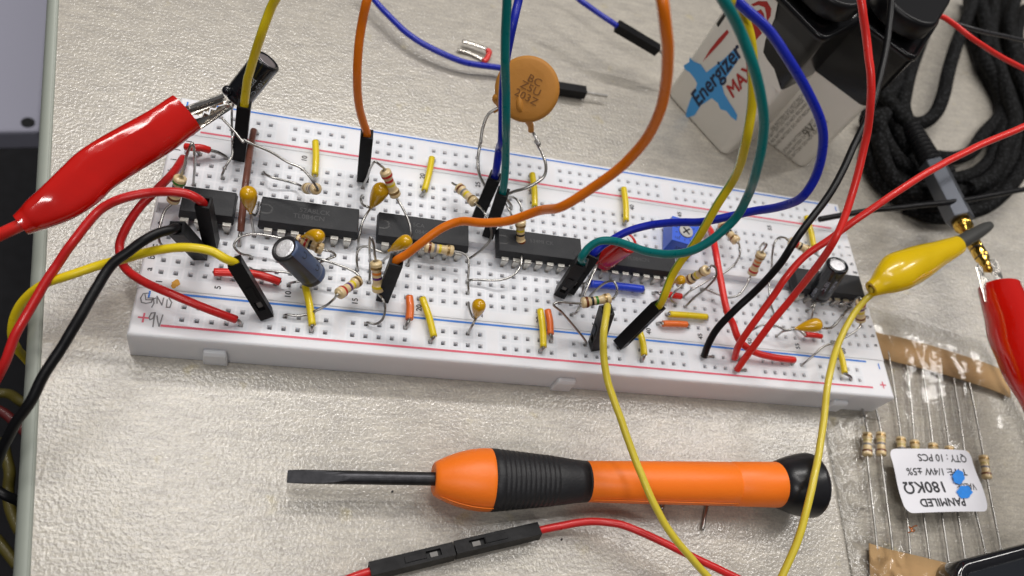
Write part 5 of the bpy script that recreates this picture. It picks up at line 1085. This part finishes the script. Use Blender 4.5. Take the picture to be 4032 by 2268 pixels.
    # tapes
    def tape(pts, w, label):
        g = G(); P = smooth(pts, 8); T = []
        L_, R_ = [], []
        for i, p in enumerate(P):
            dd = (P[min(i+1, len(P)-1)]-P[max(i-1, 0)]).normalized(); n_ = V((-dd.y, dd.x, 0)); L_.append(p+n_*w/2); R_.append(p-n_*w/2)
        n = len(P); g.add(L_+R_, [(i, n+i, n+i+1, i+1) for i in range(n-1)], 0, True)
        o = g.build('paper_tape', M['tape'], loc=P[0]); md = o.modifiers.new('solid', 'SOLIDIFY'); md.thickness = .25*K; tag(o, label, 'paper tape', 'tapes on the resistor strip')
    tape([Z4(700, 250, .5), Z4(960, 315, 1.0), Z4(1100, 348, 1.7), Z4(1300, 395, 1.9), Z4(1650, 490, 1.9), Z4(2000, 600, 1.9), Z4(2280, 700, 1.6), Z4(2420, 770, 1.4)], 7.6, 'tan paper tape across the upper end of the resistor strip')
    tape([Z5(750, 1330, 1.7), Z5(950, 1390, 1.9), Z5(1300, 1470, 1.9), Z5(1700, 1570, 1.9), Z5(2000, 1660, 1.9)], 9.0, 'tan paper tape at the bottom edge under the resistor leads')
    # the resistors
    rows = [((775, 1080), (722, 45), (722, 215), (745, 300), (822, 1215), 'first'), ((910, 1010), (858, 35), (862, 215), (905, 420), (982, 1262), 0), ((1062, 440), (1060, 85), (1070, 260), (1100, 600), (1156, 1303), 0), ((1255, 475), (1198, 120), (1215, 290), (1260, 600), (1352, 1333), 0),
            ((1430, 530), (1382, 150), (1400, 320), (1440, 600), (1546, 1372), 0), ((1605, 590), (1545, 180), (1560, 350), (1580, 700), (1706, 1312), 0), ((1780, 635), (1700, 230), (1720, 400), (1800, 600), (1912, 1247), 0), ((1950, 680), (1888, 245), (1925, 470), (1950, 560), (2062, 1197), 0)]
    names = ['far left taped resistor in the clear bag, fully clear of the sticker', 'second taped resistor from the left, its lower end touching the sticker', 'third taped resistor from the left, lower half under the sticker', 'fourth taped resistor from the left with only its upper end above the sticker',
             'fifth taped resistor from the left, barely showing above the sticker', 'sixth taped resistor from the left, body hidden under the sticker', 'seventh taped resistor from the left, body hidden under the sticker', 'far right taped resistor, showing right of the sticker']
    for (tp_, b0, b1, mid, bo, fl), nm in zip(rows, names):
        pa = Z5(*b0, 2.0); pb = Z5(*b1, 2.0); dd = (pb-pa).normalized(); cm = (pa+pb)/2; pa = cm-dd*3.0; pb = cm+dd*3.0
        q0 = Z4(*tp_, 1.6); 
        resistor(nm, pa, pb, ['bgold', 'tanolive', 'bgrey', 'brown'], ([pa.lerp(q0, .3)+V((0, 0, .1)), q0+V((0, 0, -.2)), q0+(q0-pa).normalized()*3-V((0, 0, .5))], [pb.lerp(Z5(*bo, 1.6), .4), Z5(*bo, 1.5), Z5(*bo, 1.5)+(Z5(*bo, 1.5)-pb).normalized()*2.5-V((0, 0, .5))]), rad=1.12, r2=.95, group='taped resistors in the bag', lr=.27, base=V((cm.x, cm.y, 0)))
    g = G(); P = [Z5(1135+i*9+26*math.sin(i*1.9), 985+30*math.cos(i*1.3)-i*2, 4.2) for i in range(9)]; g.tube(P, .13, 6); o = g.build('copper_strand', M['copper'], loc=Z5(1180, 980, 4)); tag(o, 'tiny curl of copper strand lying on the clear bag', 'wire strand')
bag()
# black glossy device at the corner
t = thing('phone', 'glossy black phone corner at the lower right edge', 'phone', Z5(2200, 1400, 0))
zc = 8.0; a = Z5(1590, 1330, zc); bq = Z5(2330, 1135, zc); dx_ = (bq-a).normalized(); dy_ = V((dx_.y, -dx_.x, 0)); 
def rrect(o, w, h, r, z, i_=0):
    P = []
    for cx, cy, a0 in ((r, r, PI), (w-r, r, 1.5*PI), (w-r, h-r, 0), (r, h-r, PI/2)):
        for k in range(8): an = a0+PI/2*k/7; P.append(o+dx_*(cx+(r-i_)*math.cos(an))+dy_*(cy+(r-i_)*math.sin(an))+V((0, 0, z-zc)))
    return P
o0 = a-dx_*1.0-dy_*.4
g = G(); g.ring([rrect(o0, 75, 150, 5, .2, .8), rrect(o0, 75, 150, 5, 1.2), rrect(o0, 75, 150, 5, zc-1), rrect(o0, 75, 150, 5, zc-.2, .4), rrect(o0, 75, 150, 5, zc, 1.2), rrect(o0, 75, 150, 5, zc-.1, 2.2), rrect(o0, 75, 150, 5, zc-.6, 2.6)], 0, True, sm=True); g.build('case', M['phone'], t)
g = G(); g.ring([rrect(o0, 75, 150, 5, zc-.55, 2.7), rrect(o0, 75, 150, 5, zc-.35, 2.9)], 0, True, sm=True); g.build('screen', mat('screen_glass', (.012, .014, .018), .12, coat=1.0), t)
# crumbs on the table
for i, (f, x, y, nm) in enumerate(((Z2, 948, 618, 'small dark crumb on the table below the screwdriver blade'), (Z2, 2380, 1023, 'tiny dark crumb on the table right of the joined plugs'))):
    g = G(); c = f(x, y, .1); g.tube([c, c+V((.3, .25, .05))], .16, 6, sp=0); o = g.build('crumb', M['ink'], loc=c); tag(o, nm, 'crumb')
# loose wires seen below the table edge
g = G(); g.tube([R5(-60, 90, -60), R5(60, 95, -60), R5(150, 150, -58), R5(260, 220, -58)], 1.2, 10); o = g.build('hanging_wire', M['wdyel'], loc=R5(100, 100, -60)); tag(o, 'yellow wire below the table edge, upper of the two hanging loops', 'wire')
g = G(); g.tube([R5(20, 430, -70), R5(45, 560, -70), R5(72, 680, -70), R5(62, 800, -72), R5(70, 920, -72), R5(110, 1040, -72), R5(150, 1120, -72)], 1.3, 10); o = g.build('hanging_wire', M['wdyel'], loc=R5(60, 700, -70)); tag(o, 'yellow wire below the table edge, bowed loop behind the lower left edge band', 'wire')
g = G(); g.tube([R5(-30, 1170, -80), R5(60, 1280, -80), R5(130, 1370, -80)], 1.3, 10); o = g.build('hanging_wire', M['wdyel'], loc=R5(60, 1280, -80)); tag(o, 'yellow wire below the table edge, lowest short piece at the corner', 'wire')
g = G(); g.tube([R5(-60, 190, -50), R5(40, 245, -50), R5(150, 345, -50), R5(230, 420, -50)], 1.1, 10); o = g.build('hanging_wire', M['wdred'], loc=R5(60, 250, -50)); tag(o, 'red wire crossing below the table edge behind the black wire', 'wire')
g = G(); g.tube([R5(-60, 790, -20), R5(40, 850, -20), R5(130, 890, -22), R5(200, 930, -24)], .9, 10); o = g.build('hanging_wire', M['wblack'], loc=R5(60, 850, -20)); tag(o, 'thin black wire passing under the lower left edge of the table', 'wire')
